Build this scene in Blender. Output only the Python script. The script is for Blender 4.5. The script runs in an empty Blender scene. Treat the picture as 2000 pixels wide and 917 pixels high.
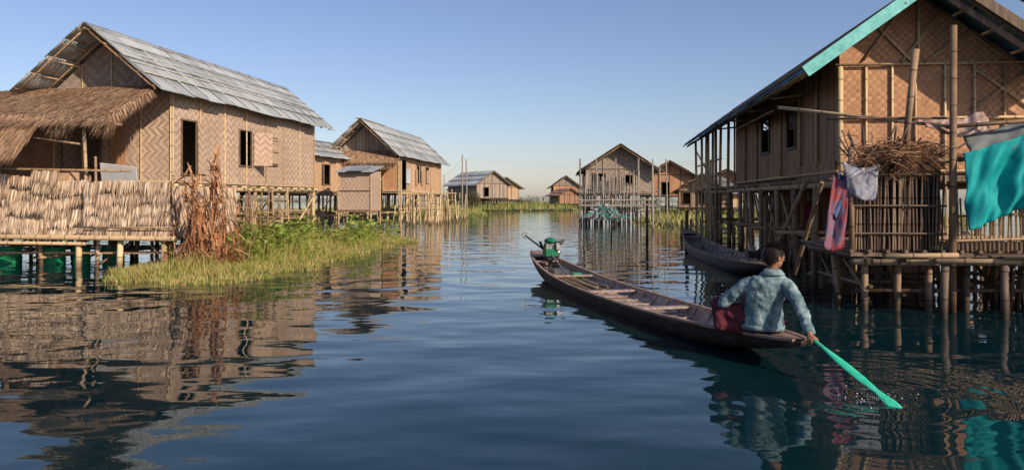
import bpy, math, random
from mathutils import Vector, Matrix
from mathutils import noise as mn
R=random.Random(7)
sc=bpy.context.scene
sc.view_settings.view_transform='Standard'; sc.view_settings.look='None'
sc.view_settings.exposure=0
# ------------------------------------------------------------ materials
def newmat(name,rough=.8):
    m=bpy.data.materials.new(name); m.use_nodes=True
    nt=m.node_tree; b=nt.nodes['Principled BSDF']; b.inputs['Roughness'].default_value=rough
    b.inputs['Specular IOR Level'].default_value=.25
    return m,nt,b
def N(nt,t,**k):
    n=nt.nodes.new(t)
    for a,v in k.items(): setattr(n,a,v)
    return n
def setin(nt,sock,v):
    if isinstance(v,bpy.types.NodeSocket): nt.links.new(v,sock)
    else: sock.default_value=v
def M(nt,op,a,b=0.0,c=None):
    n=N(nt,'ShaderNodeMath',operation=op); setin(nt,n.inputs[0],a); setin(nt,n.inputs[1],b)
    if c is not None: setin(nt,n.inputs[2],c)
    return n.outputs[0]
def MIX(nt,f,a,b,mode='MIX'):
    n=N(nt,'ShaderNodeMix',data_type='RGBA',blend_type=mode)
    setin(nt,n.inputs[0],f)
    for s,v in ((n.inputs[6],a),(n.inputs[7],b)):
        if isinstance(v,tuple): s.default_value=(*v,1) if len(v)==3 else v
        else: nt.links.new(v,s)
    return n.outputs[2]
def UV(nt):
    t=N(nt,'ShaderNodeTexCoord'); s=N(nt,'ShaderNodeSeparateXYZ'); nt.links.new(t.outputs['UV'],s.inputs[0])
    return t.outputs['UV'],s.outputs[0],s.outputs[1]
def OBJ(nt): return N(nt,'ShaderNodeTexCoord').outputs['Object']
def NOISE(nt,vec,scale,detail=3,rough=.5,stretch=None):
    n=N(nt,'ShaderNodeTexNoise'); n.inputs['Scale'].default_value=scale; n.inputs['Detail'].default_value=detail
    n.inputs['Roughness'].default_value=rough
    if stretch:
        mp=N(nt,'ShaderNodeMapping'); mp.inputs['Scale'].default_value=stretch; nt.links.new(vec,mp.inputs[0]); vec=mp.outputs[0]
    nt.links.new(vec,n.inputs['Vector']); return n.outputs['Fac']
def RAMP(nt,f,stops):
    r=N(nt,'ShaderNodeValToRGB'); e=r.color_ramp.elements
    while len(e)<len(stops): e.new(.5)
    for i,(p,c) in enumerate(stops): e[i].position=p; e[i].color=(*c,1)
    nt.links.new(f,r.inputs[0]); return r.outputs[0]
def BUMP(nt,b,h,dist=1.0,st=1.0):
    n=N(nt,'ShaderNodeBump'); n.inputs['Distance'].default_value=dist; n.inputs['Strength'].default_value=st
    nt.links.new(h,n.inputs['Height']); nt.links.new(n.outputs[0],b.inputs['Normal'])
def hexm(c,k): return tuple(x*k for x in c)
def CL(nt,x):
    c=N(nt,'ShaderNodeClamp'); nt.links.new(x,c.inputs[0]); return c.outputs[0]

def m_woven(name,ca,cb,s=.07,zig=6,dirt=(.16,.11,.08),vert=False,dk=.6,check=False):
    m,nt,b=newmat(name,.75); uv,u,v=UV(nt)
    # slight warp so the weave is not ruler-straight
    wz=M(nt,'MULTIPLY',M(nt,'SUBTRACT',NOISE(nt,uv,1.1,2,.5),.5),.16)
    u0,v0=u,v
    u=M(nt,'ADD',u,wz); v=M(nt,'ADD',v,wz)
    if vert: u,v=v,u
    us=M(nt,'DIVIDE',u,s); vs=M(nt,'DIVIDE',v,s)
    i=M(nt,'FLOOR',us); j=M(nt,'FLOOR',vs)
    pp=M(nt,'PINGPONG',i,float(zig)) if zig else i
    md=2.0 if check else 4.0
    k=M(nt,'MODULO',M(nt,'ADD',M(nt,'ADD',pp,j),400.0),md)
    f=M(nt,'LESS_THAN',k,.9 if check else 1.9)
    wn=N(nt,'ShaderNodeTexWhiteNoise',noise_dimensions='2D'); cb2=N(nt,'ShaderNodeCombineXYZ')
    nt.links.new(i,cb2.inputs[0]); nt.links.new(j,cb2.inputs[1]); nt.links.new(cb2.outputs[0],wn.inputs['Vector'])
    rnd=wn.outputs['Value']
    # contrast of the weave fades in worn patches
    worn=CL(nt,M(nt,'MULTIPLY',M(nt,'SUBTRACT',NOISE(nt,uv,.7,3,.6,(1,1.4,1)),.35),3.0))
    col=MIX(nt,M(nt,'ADD',M(nt,'MULTIPLY',M(nt,'SUBTRACT',f,.5),M(nt,'ADD',M(nt,'MULTIPLY',worn,.7),.3)),.5),cb,ca)
    col=MIX(nt,M(nt,'MULTIPLY',rnd,.55 if check else .35),col,hexm(cb,.7))
    big=NOISE(nt,uv,.9,5,.7); d=CL(nt,M(nt,'MULTIPLY',M(nt,'SUBTRACT',big,.46),3.0))
    col=MIX(nt,M(nt,'MULTIPLY',d,dk),col,dirt)
    st=CL(nt,M(nt,'MULTIPLY',M(nt,'SUBTRACT',NOISE(nt,uv,2.2,4,.7,(1.6,.22,1)),.48),3.5))
    col=MIX(nt,M(nt,'MULTIPLY',st,.4),col,hexm(dirt,.8))
    wp=N(nt,'ShaderNodeTexWhiteNoise',noise_dimensions='2D'); c3=N(nt,'ShaderNodeCombineXYZ')
    nt.links.new(M(nt,'FLOOR',M(nt,'DIVIDE',u0,1.25)),c3.inputs[0]); nt.links.new(M(nt,'FLOOR',M(nt,'DIVIDE',v0,1.7)),c3.inputs[1]); nt.links.new(c3.outputs[0],wp.inputs['Vector'])
    col=MIX(nt,M(nt,'MULTIPLY',wp.outputs['Value'],.32),col,dirt)
    nt.links.new(col,b.inputs['Base Color'])
    fu=M(nt,'PINGPONG',us,.5); fv=M(nt,'PINGPONG',vs,.5)
    h=M(nt,'ADD',M(nt,'MULTIPLY',fu,fv),M(nt,'ADD',M(nt,'MULTIPLY',f,.12),M(nt,'MULTIPLY',big,1.5)))
    BUMP(nt,b,h,.012,.8); return m
def m_slat(name,ramp,s=.05,hor=False,bump=.01):
    m,nt,b=newmat(name,.8); uv,u,v=UV(nt)
    if hor: u,v=v,u
    us=M(nt,'DIVIDE',u,s); i=M(nt,'FLOOR',us)
    wn=N(nt,'ShaderNodeTexWhiteNoise',noise_dimensions='1D'); nt.links.new(i,wn.inputs['W'])
    n2=NOISE(nt,uv,2.5,5,.7,(1,.3,1) if not hor else (.3,1,1))
    f=M(nt,'ADD',M(nt,'MULTIPLY',wn.outputs['Value'],.5),M(nt,'MULTIPLY',n2,.6))
    col=RAMP(nt,f,ramp); 
    g=M(nt,'PINGPONG',us,.5); gap=M(nt,'LESS_THAN',g,.06)
    col=MIX(nt,M(nt,'MULTIPLY',gap,.8),col,(.015,.01,.008))
    nt.links.new(col,b.inputs['Base Color']); BUMP(nt,b,g,bump,1); return m
def m_pole(name,c1,c2,c3,node=.38):
    m,nt,b=newmat(name,.6); uv,u,v=UV(nt)
    g=N(nt,'ShaderNodeNewGeometry')
    n1=NOISE(nt,OBJ(nt),3,5,.7)
    f=M(nt,'ADD',M(nt,'MULTIPLY',g.outputs['Random Per Island'],.55),M(nt,'MULTIPLY',n1,.5))
    col=RAMP(nt,f,[(.2,c1),(.5,c2),(.8,c3)])
    fr=M(nt,'FRACT',M(nt,'DIVIDE',v,node)); nd=M(nt,'LESS_THAN',fr,.06)
    col=MIX(nt,M(nt,'MULTIPLY',nd,.7),col,hexm(c1,.5))
    # algae / wet staining close to the water line
    ps=N(nt,'ShaderNodeSeparateXYZ'); nt.links.new(g.outputs['Position'],ps.inputs[0])
    wet=CL(nt,M(nt,'SUBTRACT',1.0,M(nt,'MULTIPLY',M(nt,'ADD',ps.outputs[2],M(nt,'MULTIPLY',n1,-.15)),4.5)))
    col=MIX(nt,M(nt,'MULTIPLY',wet,.8),col,hexm(c1,.32))
    nt.links.new(col,b.inputs['Base Color']); BUMP(nt,b,M(nt,'ADD',nd,M(nt,'MULTIPLY',n1,.6)),.008,1); return m
def m_strand(name,stops,trans=0.0,rough=.8):
    m,nt,b=newmat(name,rough); g=N(nt,'ShaderNodeNewGeometry')
    n1=NOISE(nt,OBJ(nt),.9,3,.6)
    f=M(nt,'ADD',M(nt,'MULTIPLY',g.outputs['Random Per Island'],.65),M(nt,'MULTIPLY',n1,.4))
    col=RAMP(nt,f,stops); nt.links.new(col,b.inputs['Base Color'])
    if trans>0:
        t=N(nt,'ShaderNodeBsdfTranslucent'); nt.links.new(col,t.inputs[0]); mx=N(nt,'ShaderNodeMixShader'); mx.inputs[0].default_value=trans
        nt.links.new(b.outputs[0],mx.inputs[1]); nt.links.new(t.outputs[0],mx.inputs[2]); nt.links.new(mx.outputs[0],nt.nodes['Material Output'].inputs[0])
    return m
def m_noise(name,stops,scale=3,rough=.8,stretch=None,bump=0,metal=0,detail=5):
    m,nt,b=newmat(name,rough); n=NOISE(nt,OBJ(nt),scale,detail,.65,stretch)
    nt.links.new(RAMP(nt,n,stops),b.inputs['Base Color']); b.inputs['Metallic'].default_value=metal
    if bump: BUMP(nt,b,n,bump,1)
    return m
def m_roof(name,c1,c2,rust,rustamt=.5,rough=.55,metal=.25):
    m,nt,b=newmat(name,rough); uv,u,v=UV(nt); g=N(nt,'ShaderNodeNewGeometry')
    n1=NOISE(nt,OBJ(nt),1.3,6,.7); n2=NOISE(nt,uv,5,5,.7,(1,.15,1))
    f=M(nt,'ADD',M(nt,'MULTIPLY',g.outputs['Random Per Island'],.6),M(nt,'MULTIPLY',n1,.5))
    col=MIX(nt,f,c1,c2)
    r=CL(nt,M(nt,'MULTIPLY',M(nt,'SUBTRACT',n2,1-rustamt),5.0))
    col=MIX(nt,M(nt,'MULTIPLY',r,.7),col,rust)
    nt.links.new(col,b.inputs['Base Color']); b.inputs['Metallic'].default_value=metal
    BUMP(nt,b,n1,.01,.5); return m

WOVEN_PALE=m_woven('woven_bamboo_pale',(.80,.60,.45),(.38,.25,.17),.058,3,(.34,.225,.155))
WOVEN_GABLE=m_woven('woven_bamboo_gable',(.76,.56,.42),(.37,.25,.18),.055,4,(.34,.235,.165),vert=True)
WOVEN_TAN=m_woven('woven_bamboo_tan',(.76,.50,.30),(.52,.31,.18),.08,4,(.44,.27,.16))
WOVEN_BROWN=m_woven('woven_bamboo_brown',(.74,.42,.225),(.42,.21,.11),.07,0,(.33,.165,.09),check=True,dk=.7)
WOVEN_GREY=m_woven('woven_bamboo_grey',(.46,.37,.30),(.24,.185,.145),.09,5,(.26,.20,.155))
SLAT_BROWN=m_slat('slat_wall_brown',[(.15,(.13,.068,.04)),(.5,(.33,.18,.105)),(.9,(.50,.30,.18))],.06)
SLAT_GREY=m_slat('slat_wall_grey',[(.15,(.14,.105,.08)),(.5,(.34,.27,.21)),(.9,(.5,.41,.33))],.1)
SLAT_TAN=m_slat('slat_wall_tan',[(.15,(.28,.16,.10)),(.5,(.50,.33,.20)),(.9,(.65,.46,.30))],.08)
POLE=m_pole('bamboo_pole',(.12,.075,.045),(.34,.22,.13),(.54,.38,.22))
POLE_PALE=m_pole('bamboo_pole_pale',(.30,.20,.11),(.54,.39,.21),(.68,.53,.31))
POLE_DARK=m_pole('bamboo_pole_dark',(.04,.03,.022),(.11,.075,.055),(.24,.17,.11))
POLE_GREY=m_pole('bamboo_pole_grey',(.13,.11,.09),(.28,.24,.2),(.44,.39,.32))
BATTEN=m_pole('roof_batten',(.16,.15,.14),(.36,.34,.31),(.55,.52,.47))
ROOF_GREY=m_roof('zinc_roof',(.24,.27,.29),(.48,.51,.52),(.22,.17,.14),.45,metal=.1)
ROOF_DARK=m_roof('zinc_roof_dark',(.09,.09,.09),(.22,.21,.2),(.16,.09,.06),.5)
ROOF_BLUE=m_roof('zinc_roof_blue',(.05,.15,.22),(.12,.27,.36),(.08,.08,.08),.4)
ROOF_RUST=m_roof('zinc_roof_rust',(.36,.16,.10),(.5,.33,.25),(.28,.1,.05),.5)
ROOF_GREEN=m_roof('zinc_roof_green',(.08,.3,.2),(.15,.42,.3),(.15,.15,.1),.3)
THATCH=m_strand('thatch',[(.15,(.11,.06,.035)),(.5,(.34,.20,.115)),(.9,(.60,.40,.25))])
THATCH_DK=m_strand('thatch_dark',[(.15,(.04,.025,.015)),(.5,(.13,.08,.05)),(.9,(.25,.16,.1))])
PALMMAT=m_strand('palm_shingle',[(.15,(.15,.09,.055)),(.4,(.42,.285,.185)),(.9,(.80,.63,.46))])
TWIG=m_strand('twig',[(.1,(.04,.022,.014)),(.5,(.15,.075,.04)),(.9,(.32,.18,.10))])
GRASS=m_strand('grass_blades',[(.12,(.08,.10,.02)),(.35,(.20,.26,.045)),(.6,(.38,.41,.085)),(.8,(.58,.50,.17)),(.97,(.60,.41,.2))],.3)
GRASS_DRY=m_strand('grass_dry',[(.12,(.17,.13,.04)),(.45,(.44,.34,.12)),(.9,(.68,.52,.26))],.25)
GRASS_FAR=m_strand('grass_far',[(.1,(.13,.16,.04)),(.5,(.32,.36,.09)),(.95,(.54,.49,.2))],.35)
LEAF=m_strand('broad_leaf',[(.1,(.10,.16,.025)),(.5,(.28,.37,.06)),(.95,(.52,.54,.14))],.35,.5)
REED=m_strand('dry_reed',[(.1,(.10,.04,.025)),(.4,(.36,.16,.075)),(.75,(.60,.32,.15)),(.97,(.70,.48,.26))],.2)
BUSH=m_strand('bush_leaf',[(.1,(.05,.06,.02)),(.5,(.16,.16,.06)),(.95,(.3,.27,.12))],.25)
DARK=m_noise('shade_backing',[(.3,(.008,.006,.005)),(.7,(.03,.02,.015))],3)  # near-black tone with interior shade painted into the colour
FLOORM=m_noise('weathered_planks',[(.3,(.08,.055,.04)),(.7,(.26,.185,.13))],2,.8,(8,1,1))
MUD=m_noise('mud_bank',[(.3,(.03,.026,.012)),(.7,(.09,.08,.035))],2)
TEAL=m_noise('painted_board_teal',[(.25,(.10,.26,.25)),(.4,(.16,.50,.47)),(.6,(.24,.64,.60)),(.8,(.45,.72,.66))],6,.6)

# ------------------------------------------------------------ mesh buffer
class MB:
    def __init__(s): s.v=[];s.f=[];s.uv=[];s.m=[]
    def quad(s,a,b,c,d,uv=None,m=0):
        n=len(s.v); s.v+= [tuple(a),tuple(b),tuple(c),tuple(d)]; s.f.append((n,n+1,n+2,n+3))
        if uv is None:
            w=(Vector(b)-Vector(a)).length; h=(Vector(d)-Vector(a)).length; uv=[(0,0),(w,0),(w,h),(0,h)]
        s.uv+=uv; s.m.append(m)
    def tri(s,a,b,c,uv=None,m=0):
        n=len(s.v); s.v+=[tuple(a),tuple(b),tuple(c)]; s.f.append((n,n+1,n+2)); s.uv+= uv or [(0,0),(.02,0),(.01,1)]; s.m.append(m)
    def ring(s,pts,n=8,m=0,cap=True):
        base=len(s.v); L=0; prev=None; Ls=[]
        for c,a,b in pts:
            c=Vector(c)
            if prev is not None: L+=(c-prev).length
            Ls.append(L); prev=c
            for k in range(n):
                t=2*math.pi*k/n; s.v.append(tuple(c+a*math.cos(t)+b*math.sin(t)))
        for i in range(len(pts)-1):
            for k in range(n):
                k2=(k+1)%n
                s.f.append((base+i*n+k,base+i*n+k2,base+(i+1)*n+k2,base+(i+1)*n+k)); s.m.append(m)
                s.uv+=[(k/n,Ls[i]),((k+1)/n,Ls[i]),((k+1)/n,Ls[i+1]),(k/n,Ls[i+1])]
        if cap:
            s.f.append(tuple(base+k for k in reversed(range(n)))); s.m.append(m); s.uv+=[(0,0)]*n
            e=base+(len(pts)-1)*n; s.f.append(tuple(e+k for k in range(n))); s.m.append(m); s.uv+=[(0,L)]*n
    def pole(s,p0,p1,r0,r1=None,n=7,m=0,wob=0.0,segs=1):
        p0=Vector(p0);p1=Vector(p1); r1=r0 if r1 is None else r1
        d=(p1-p0); L=d.length
        if L<1e-5: return
        d/=L; a=d.orthogonal().normalized(); b=d.cross(a)
        if wob>0: segs=max(segs,3)
        off=Vector((R.uniform(-1,1),R.uniform(-1,1),0))*wob; ph=R.uniform(.5,1.2)
        pts=[]
        for i in range(segs+1):
            t=i/segs; r=r0+(r1-r0)*t
            pts.append((p0+d*L*t+off*math.sin(math.pi*t*ph),a*r,b*r))
        s.ring(pts,n,m)
    def poly(s,pts,rads,n=8,m=0):
        P=[Vector(p) for p in pts]; out=[]; a=None
        for i,p in enumerate(P):
            d=(P[min(i+1,len(P)-1)]-P[max(i-1,0)]).normalized()
            if a is None: a=d.orthogonal().normalized()
            else: a=(a-d*a.dot(d)).normalized()
            out.append((p,a*rads[i],d.cross(a)*rads[i]))
        s.ring(out,n,m)
    def ell(s,c,ax,nu=14,nv=9,m=0):
        c=Vector(c); ax=[Vector(x) for x in ax]; pts=[]
        for i in range(nv+1):
            t=-math.pi/2+math.pi*i/nv; t=max(-1.5,min(1.5,t))
            pts.append((c+ax[2]*math.sin(t),ax[0]*math.cos(t),ax[1]*math.cos(t)))
        s.ring(pts,nu,m)
    def box(s,c,sz,m=0,rz=0,rot=None):
        c=Vector(c); x,y,z=[q/2 for q in sz]; Q=rot or Matrix.Rotation(rz,3,'Z')
        P=[c+Q@Vector((i*x,j*y,k*z)) for i in (-1,1) for j in (-1,1) for k in (-1,1)]
        for a,b,cc,d in ((0,1,3,2),(4,6,7,5),(0,4,5,1),(2,3,7,6),(0,2,6,4),(1,5,7,3)): s.quad(P[a],P[b],P[cc],P[d],m=m)
    def beam(s,p0,p1,w,h,m=0):
        p0=Vector(p0);p1=Vector(p1); d=(p1-p0); L=d.length; d/=L
        up=Vector((0,0,1)); 
        if abs(d.z)>.95: up=Vector((1,0,0))
        sx=d.cross(up).normalized(); uz=sx.cross(d)
        s.box((p0+p1)/2,(L,w,h),m,rot=Matrix((d,sx,uz)).transposed())
    def strand(s,p,d,L,w,side,m=0,droop=0.0,seg=2):
        p=Vector(p); d=Vector(d).normalized(); side=Vector(side)*w/2
        pts=[];
        for i in range(seg+1):
            t=i/seg; q=p+d*L*t+Vector((0,0,-droop*L*t*t)); pts.append((q,(1-t)**.6 if i<seg else 0.0))
        for i in range(seg):
            a,wa=pts[i]; b,wb=pts[i+1]
            if i==0:
                n=len(s.v); s.v+=[tuple(a-side*wa),tuple(a+side*wa)]; pi=(n,n+1)
            if i==seg-1:
                n=len(s.v); s.v.append(tuple(b)); s.f.append((pi[0],pi[1],n)); s.uv+=[(0,0),(w,0),(0,L)]; s.m.append(m)
            else:
                n=len(s.v); s.v+=[tuple(b-side*wb),tuple(b+side*wb)]
                s.f.append((pi[0],pi[1],n+1,n)); s.uv+=[(0,0)]*4; s.m.append(m); pi=(n,n+1)
    def build(s,name,parent=None,mats=(),smooth=False,solid=0,bevel=0,sides=False):
        me=bpy.data.meshes.new(name); me.from_pydata(s.v,[],s.f); 
        ul=me.uv_layers.new(name='UVMap'); flat=[c for u in s.uv for c in u]; 
        if len(flat)==len(ul.data)*2: ul.data.foreach_set('uv',flat)
        for mt in mats: me.materials.append(mt)
        me.polygons.foreach_set('material_index',s.m)
        if smooth: me.polygons.foreach_set('use_smooth',[True]*len(s.f))
        elif sides: me.polygons.foreach_set('use_smooth',[len(f)==4 for f in s.f])
        me.update(); o=bpy.data.objects.new(name,me); sc.collection.objects.link(o)
        if parent: o.parent=parent
        if solid:
            md=o.modifiers.new('s','SOLIDIFY'); md.thickness=solid; md.offset=0
        if bevel:
            md=o.modifiers.new('b','BEVEL'); md.width=bevel; md.segments=2
        return o
def empty(name,x,y,rot=0,z=0):
    e=bpy.data.objects.new(name,None); e.location=(x,y,z); e.rotation_euler=(0,0,rot); sc.collection.objects.link(e); e.empty_display_size=.3; return e

def wallgrid(mb,o,u,v,w,h,ops,m=0,topf=None):
    o=Vector(o);u=Vector(u);v=Vector(v)
    us=sorted({0,w,*[a for q in ops for a in (q[0],q[1])]}); vs=sorted({0,h,*[a for q in ops for a in (q[2],q[3])]})
    for i in range(len(us)-1):
        for j in range(len(vs)-1):
            cu=(us[i]+us[i+1])/2; cv=(vs[j]+vs[j+1])/2
            if any(q[0]<cu<q[1] and q[2]<cv<q[3] for q in ops): continue
            a,b,c,d=us[i],us[i+1],vs[j],vs[j+1]
            mb.quad(o+u*a+v*c,o+u*b+v*c,o+u*b+v*d,o+u*a+v*d,[(a,c),(b,c),(b,d),(a,d)],m)
def frames(mb,o,u,v,nrm,ops,w=.045,bars=True,m=0):
    o=Vector(o);u=Vector(u);v=Vector(v);nrm=Vector(nrm)
    for a,b,c,d in [q[:4] for q in ops]:
        P=lambda x,y: o+u*x+v*y+nrm*.03
        mb.beam(P(a,c),P(a,d),w,w,m);mb.beam(P(b,c),P(b,d),w,w,m);mb.beam(P(a-.04,d+.01),P(b+.04,d+.01),w*1.1,w*1.1,m);mb.beam(P(a-.04,c-.01),P(b+.04,c-.01),w*1.1,w*1.1,m)

def roof(parent,name,ex,ze,zr,y0,y1,mats,row=3,colw=.85,pitch=.11,amp=.012,battens=True,bm=None,jit=.03,edge=.12,sides=(-1,1),skip=0,nb=4):
    mb=MB(); slope=math.hypot(ex,zr-ze)
    for sd in sides:
        d=Vector((sd*ex,0,ze-zr))/slope; nrm=Vector((sd*(zr-ze),0,ex)).normalized()
        nc=max(1,round((y1-y0)/colw)); cw=(y1-y0)/nc
        for r in range(row):
            for c in range(nc):
                if R.random()<skip: continue
                s0=r*slope/row-.04; s1=(r+1)*slope/row+.06+(R.uniform(0,edge) if r==row-1 else 0)
                lift=.03+.014*(row-r)+R.uniform(0,.014); tl=R.uniform(-jit,jit)
                yb=y0+c*cw; ns=int(cw/pitch*4); mi=R.choice(range(len(mats)))
                base=len(mb.v)
                for k in range(ns+1):
                    yy=yb-.03+(cw+.06)*k/ns; h=lift+amp*math.cos(2*math.pi*(yy)/pitch)+tl*(k/ns-.5)
                    for q,s in enumerate((s0,s1)):
                        mb.v.append(tuple(Vector((0,yy,zr))+d*s+nrm*(h+(.012 if q else 0)*(1))))
                for k in range(ns):
                    f=(base+2*k,base+2*k+1,base+2*k+3,base+2*k+2); mb.f.append(f if sd<0 else f[::-1]); mb.m.append(mi)
                    uu=[(yb+k*.02,s0),(yb+k*.02,s1),(yb+k*.02+.02,s1),(yb+k*.02+.02,s0)]; mb.uv+=uu if sd<0 else uu[::-1]
    mb.build(name,parent,mats,smooth=True,solid=.004)
    tb=MB()
    for sd in sides:
        d=Vector((sd*ex,0,ze-zr))/slope; nrm=Vector((sd*(zr-ze),0,ex)).normalized()
        n=max(2,round((y1-y0)/.9))
        for i in range(n+1):
            y=y0+.06+(y1-y0-.12)*i/n
            a=Vector((0,y,zr))-nrm*.05; tb.pole(a,a+d*(slope-.02),.028,n=5,wob=.01)
        for k in range(5):
            s=slope*(.06+.9*k/4); a=Vector((0,y0-R.uniform(0,.12),zr))+d*s-nrm*.012; b=Vector((0,y1+R.uniform(0,.1),zr))+d*s-nrm*.012
            tb.pole(a,b,.024,n=5)
        if battens:
            nn=max(2,round((y1-y0)/colw))
            for i in range(nn+1):
                y=y0+.03+(y1-y0-.06)*i/nn+R.uniform(-.06,.06); a=Vector((0,y,zr))+nrm*.095
                tb.pole(a,a+d*(slope+R.uniform(-.05,.1))+Vector((0,R.uniform(-.08,.08),0)),.02,n=5,m=1,wob=.012)
            for k in range(nb):
                s=slope*(.08+.88*k/nb); a=Vector((0,y0,zr))+d*s+nrm*.11; b=Vector((0,y1,zr))+d*(s+R.uniform(-.04,.04))+nrm*.11; tb.pole(a,b,.02,n=5,m=1,wob=.015)
    tb.pole((0,y0-.05,zr-.08),(0,y1,zr-.08),.04,n=6)
    tb.pole((0,y0-.02,zr+.06),(0,y1,zr+.06),.03,n=6,m=1,wob=.02)
    tb.build(name+'_timber',parent,[POLE,bm or POLE_GREY],sides=True)

def stilts(parent,xs,ys,zt,mat,r=.065,extra=0,brace=True,name='stilts',zb=-1.0):
    mb=MB()
    for x in xs:
        for y in ys:
            mb.pole((x+R.uniform(-.06,.06),y+R.uniform(-.08,.08),zb),(x+R.uniform(-.03,.03),y,zt),r*R.uniform(.8,1.2),r*.85,n=9,wob=.03)
    for _ in range(extra):
        x=R.uniform(xs[0],xs[-1]); y=R.uniform(ys[0],ys[-1])
        mb.pole((x,y,zb),(x+R.uniform(-.25,.25),y+R.uniform(-.2,.2),zt),r*R.uniform(.4,.7),n=6,wob=.04)
    if brace:
        for y in ys:
            mb.pole((xs[0]-.1,y+.07,zt*R.uniform(.35,.5)),(xs[-1]+.1,y+.07,zt*R.uniform(.35,.55)),r*.6,n=6,wob=.03)
        for x in xs:
            mb.pole((x+.07,ys[0]-.1,zt*R.uniform(.3,.5)),(x+.07,ys[-1]+.1,zt*R.uniform(.3,.5)),r*.55,n=6,wob=.03)
            for i in range(len(ys)-1):
                if R.random()<.45: mb.pole((x+.09,ys[i],zt*.1),(x+.09,ys[i+1],zt*.95),r*.5,n=6,wob=.03)
    for x in xs: mb.pole((x,ys[0]-.25,zt),(x,ys[-1]+.25,zt),r*.9,n=8)
    n=int((ys[-1]-ys[0])/.7)+1
    for i in range(n+1):
        y=ys[0]+(ys[-1]-ys[0])*i/n; mb.pole((xs[0]-.2,y,zt+.08),(xs[-1]+.2,y,zt+.08),r*.55,n=6)
    mb.build(name,parent,[mat],sides=True)

def house(name,ox,oy,rot,hw,L,zf,ex,ze,zr,ohf,ohb,wR,wL,wF,wG,roofm,opsR=(),opsL=(),opsF=(),stm=POLE,ext=8,row=3,batt=True,stp=2.3,colw=.85,bm=None,nb=4,sr=.065,skip=0):
    e=empty(name,ox,oy,rot); rz=lambda x: zr-(zr-ze)*abs(x)/ex
    zw=rz(hw)-.06; h=zw-zf
    mats=[wR,wL,wF,wG,SLAT_BROWN]; mb=MB()
    wallgrid(mb,(hw,0,zf),(0,1,0),(0,0,1),L,h,opsR,0)
    wallgrid(mb,(-hw,0,zf),(0,1,0),(0,0,1),L,h,opsL,1)
    wallgrid(mb,(-hw,0,zf),(1,0,0),(0,0,1),2*hw,h,opsF,2)
    wallgrid(mb,(-hw,L,zf),(1,0,0),(0,0,1),2*hw,h,(),2)
    for y in ((-.004),L+.004):
        mb.tri((-hw,y,zw),(hw,y,zw),(0,y,zr-.06),[(0,0),(2*hw,0),(hw,zr-zw)],3)
    mb.build('walls',e,mats,solid=.03)
    fb=MB(); fb.box((0,L/2,zf-.04),(2*hw+.1,L+.1,.06)); fb.build('floor',e,[FLOORM])
    t=MB()
    for y in [L*i/max(1,round(L/1.5)) for i in range(round(L/1.5)+1)]:
        for sx in (-1,1): t.pole((sx*(hw+.045),y,zf-.1),(sx*(hw+.045),y,zw),.025,n=5)
    for sx in (-1,1):
        for z in (zf+.02,zw-.04): 
            t.pole((sx*(hw+.055),-.1,z),(sx*(hw+.055),L+.1,z),.026,n=5)
    for i in range(5):
        x=-hw+2*hw*i/4; t.pole((x,-.05,zf-.1),(x,-.05,rz(x)-.1),.025,n=5)
    for z in (zf+.02,zw-.02): t.pole((-hw-.1,-.07,z),(hw+.1,-.07,z),.028,n=5)
    frames(t,(hw,0,zf),(0,1,0),(0,0,1),(1,0,0),opsR,m=1); frames(t,(-hw,0,zf),(0,1,0),(0,0,1),(-1,0,0),opsL,m=1); frames(t,(-hw,0,zf),(1,0,0),(0,0,1),(0,-1,0),opsF,m=1)
    t.build('frame',e,[stm,FLOORM])
    roof(e,'roof',ex,ze,zr,-ohf,L+ohb,roofm,row=row,battens=batt,colw=colw,bm=bm,nb=nb,skip=skip)
    ys=[L*i/max(1,round(L/stp)) for i in range(round(L/stp)+1)]
    stilts(e,[-hw,0,hw],ys,zf-.16,stm,extra=ext,r=sr)
    return e

def strips_panel(mb,o,u,v,w,h,rows,n,L,m=0,nrm=(0,-1,0),wd=.04,wave=0.0,flare=.16):
    o=Vector(o);u=Vector(u).normalized();v=Vector(v).normalized();nrm=Vector(nrm)
    for r in range(rows):
        top=h*(1-(r)/rows); ph=R.uniform(0,6)
        for i in range(n):
            a=w*(i+R.random())/n; tt=top+R.uniform(-.03,.03)+wave*math.sin(a*2.3+ph)
            ll=L*R.uniform(.8,1.12)*(1+.18*math.sin(a*9+ph)); ll=min(ll,tt+.06)
            p=o+u*a+v*tt+nrm*(.01+.012*R.random())
            d=(-v+u*R.uniform(-.1,.1)+nrm*R.uniform(flare*.5,flare*1.3)).normalized()
            mb.strand(p,d,ll,wd*R.uniform(.7,1.3),(u+nrm*R.uniform(-.5,.5)).normalized(),m,seg=2)

def thatch_slope(mb,tl,tr,bl,br,n,L=.55,w=.02,m=0,lift=.05):
    tl,tr,bl,br=map(Vector,(tl,tr,bl,br))
    nrm=(tr-tl).cross(bl-tl).normalized(); 
    if nrm.z<0: nrm=-nrm
    for i in range(n):
        a=R.random(); t=R.random()**.9
        top=tl.lerp(tr,a); bot=bl.lerp(br,a); d=(bot-top); p=top+d*t
        dd=(d.normalized()+(tr-tl).normalized()*R.uniform(-.18,.18)+nrm*R.uniform(-.02,.12))
        mb.strand(p+nrm*R.uniform(0,lift),dd,L*R.uniform(.5,1.1),w*R.uniform(.6,1.5),(tr-tl).normalized(),m,droop=.12)
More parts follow.
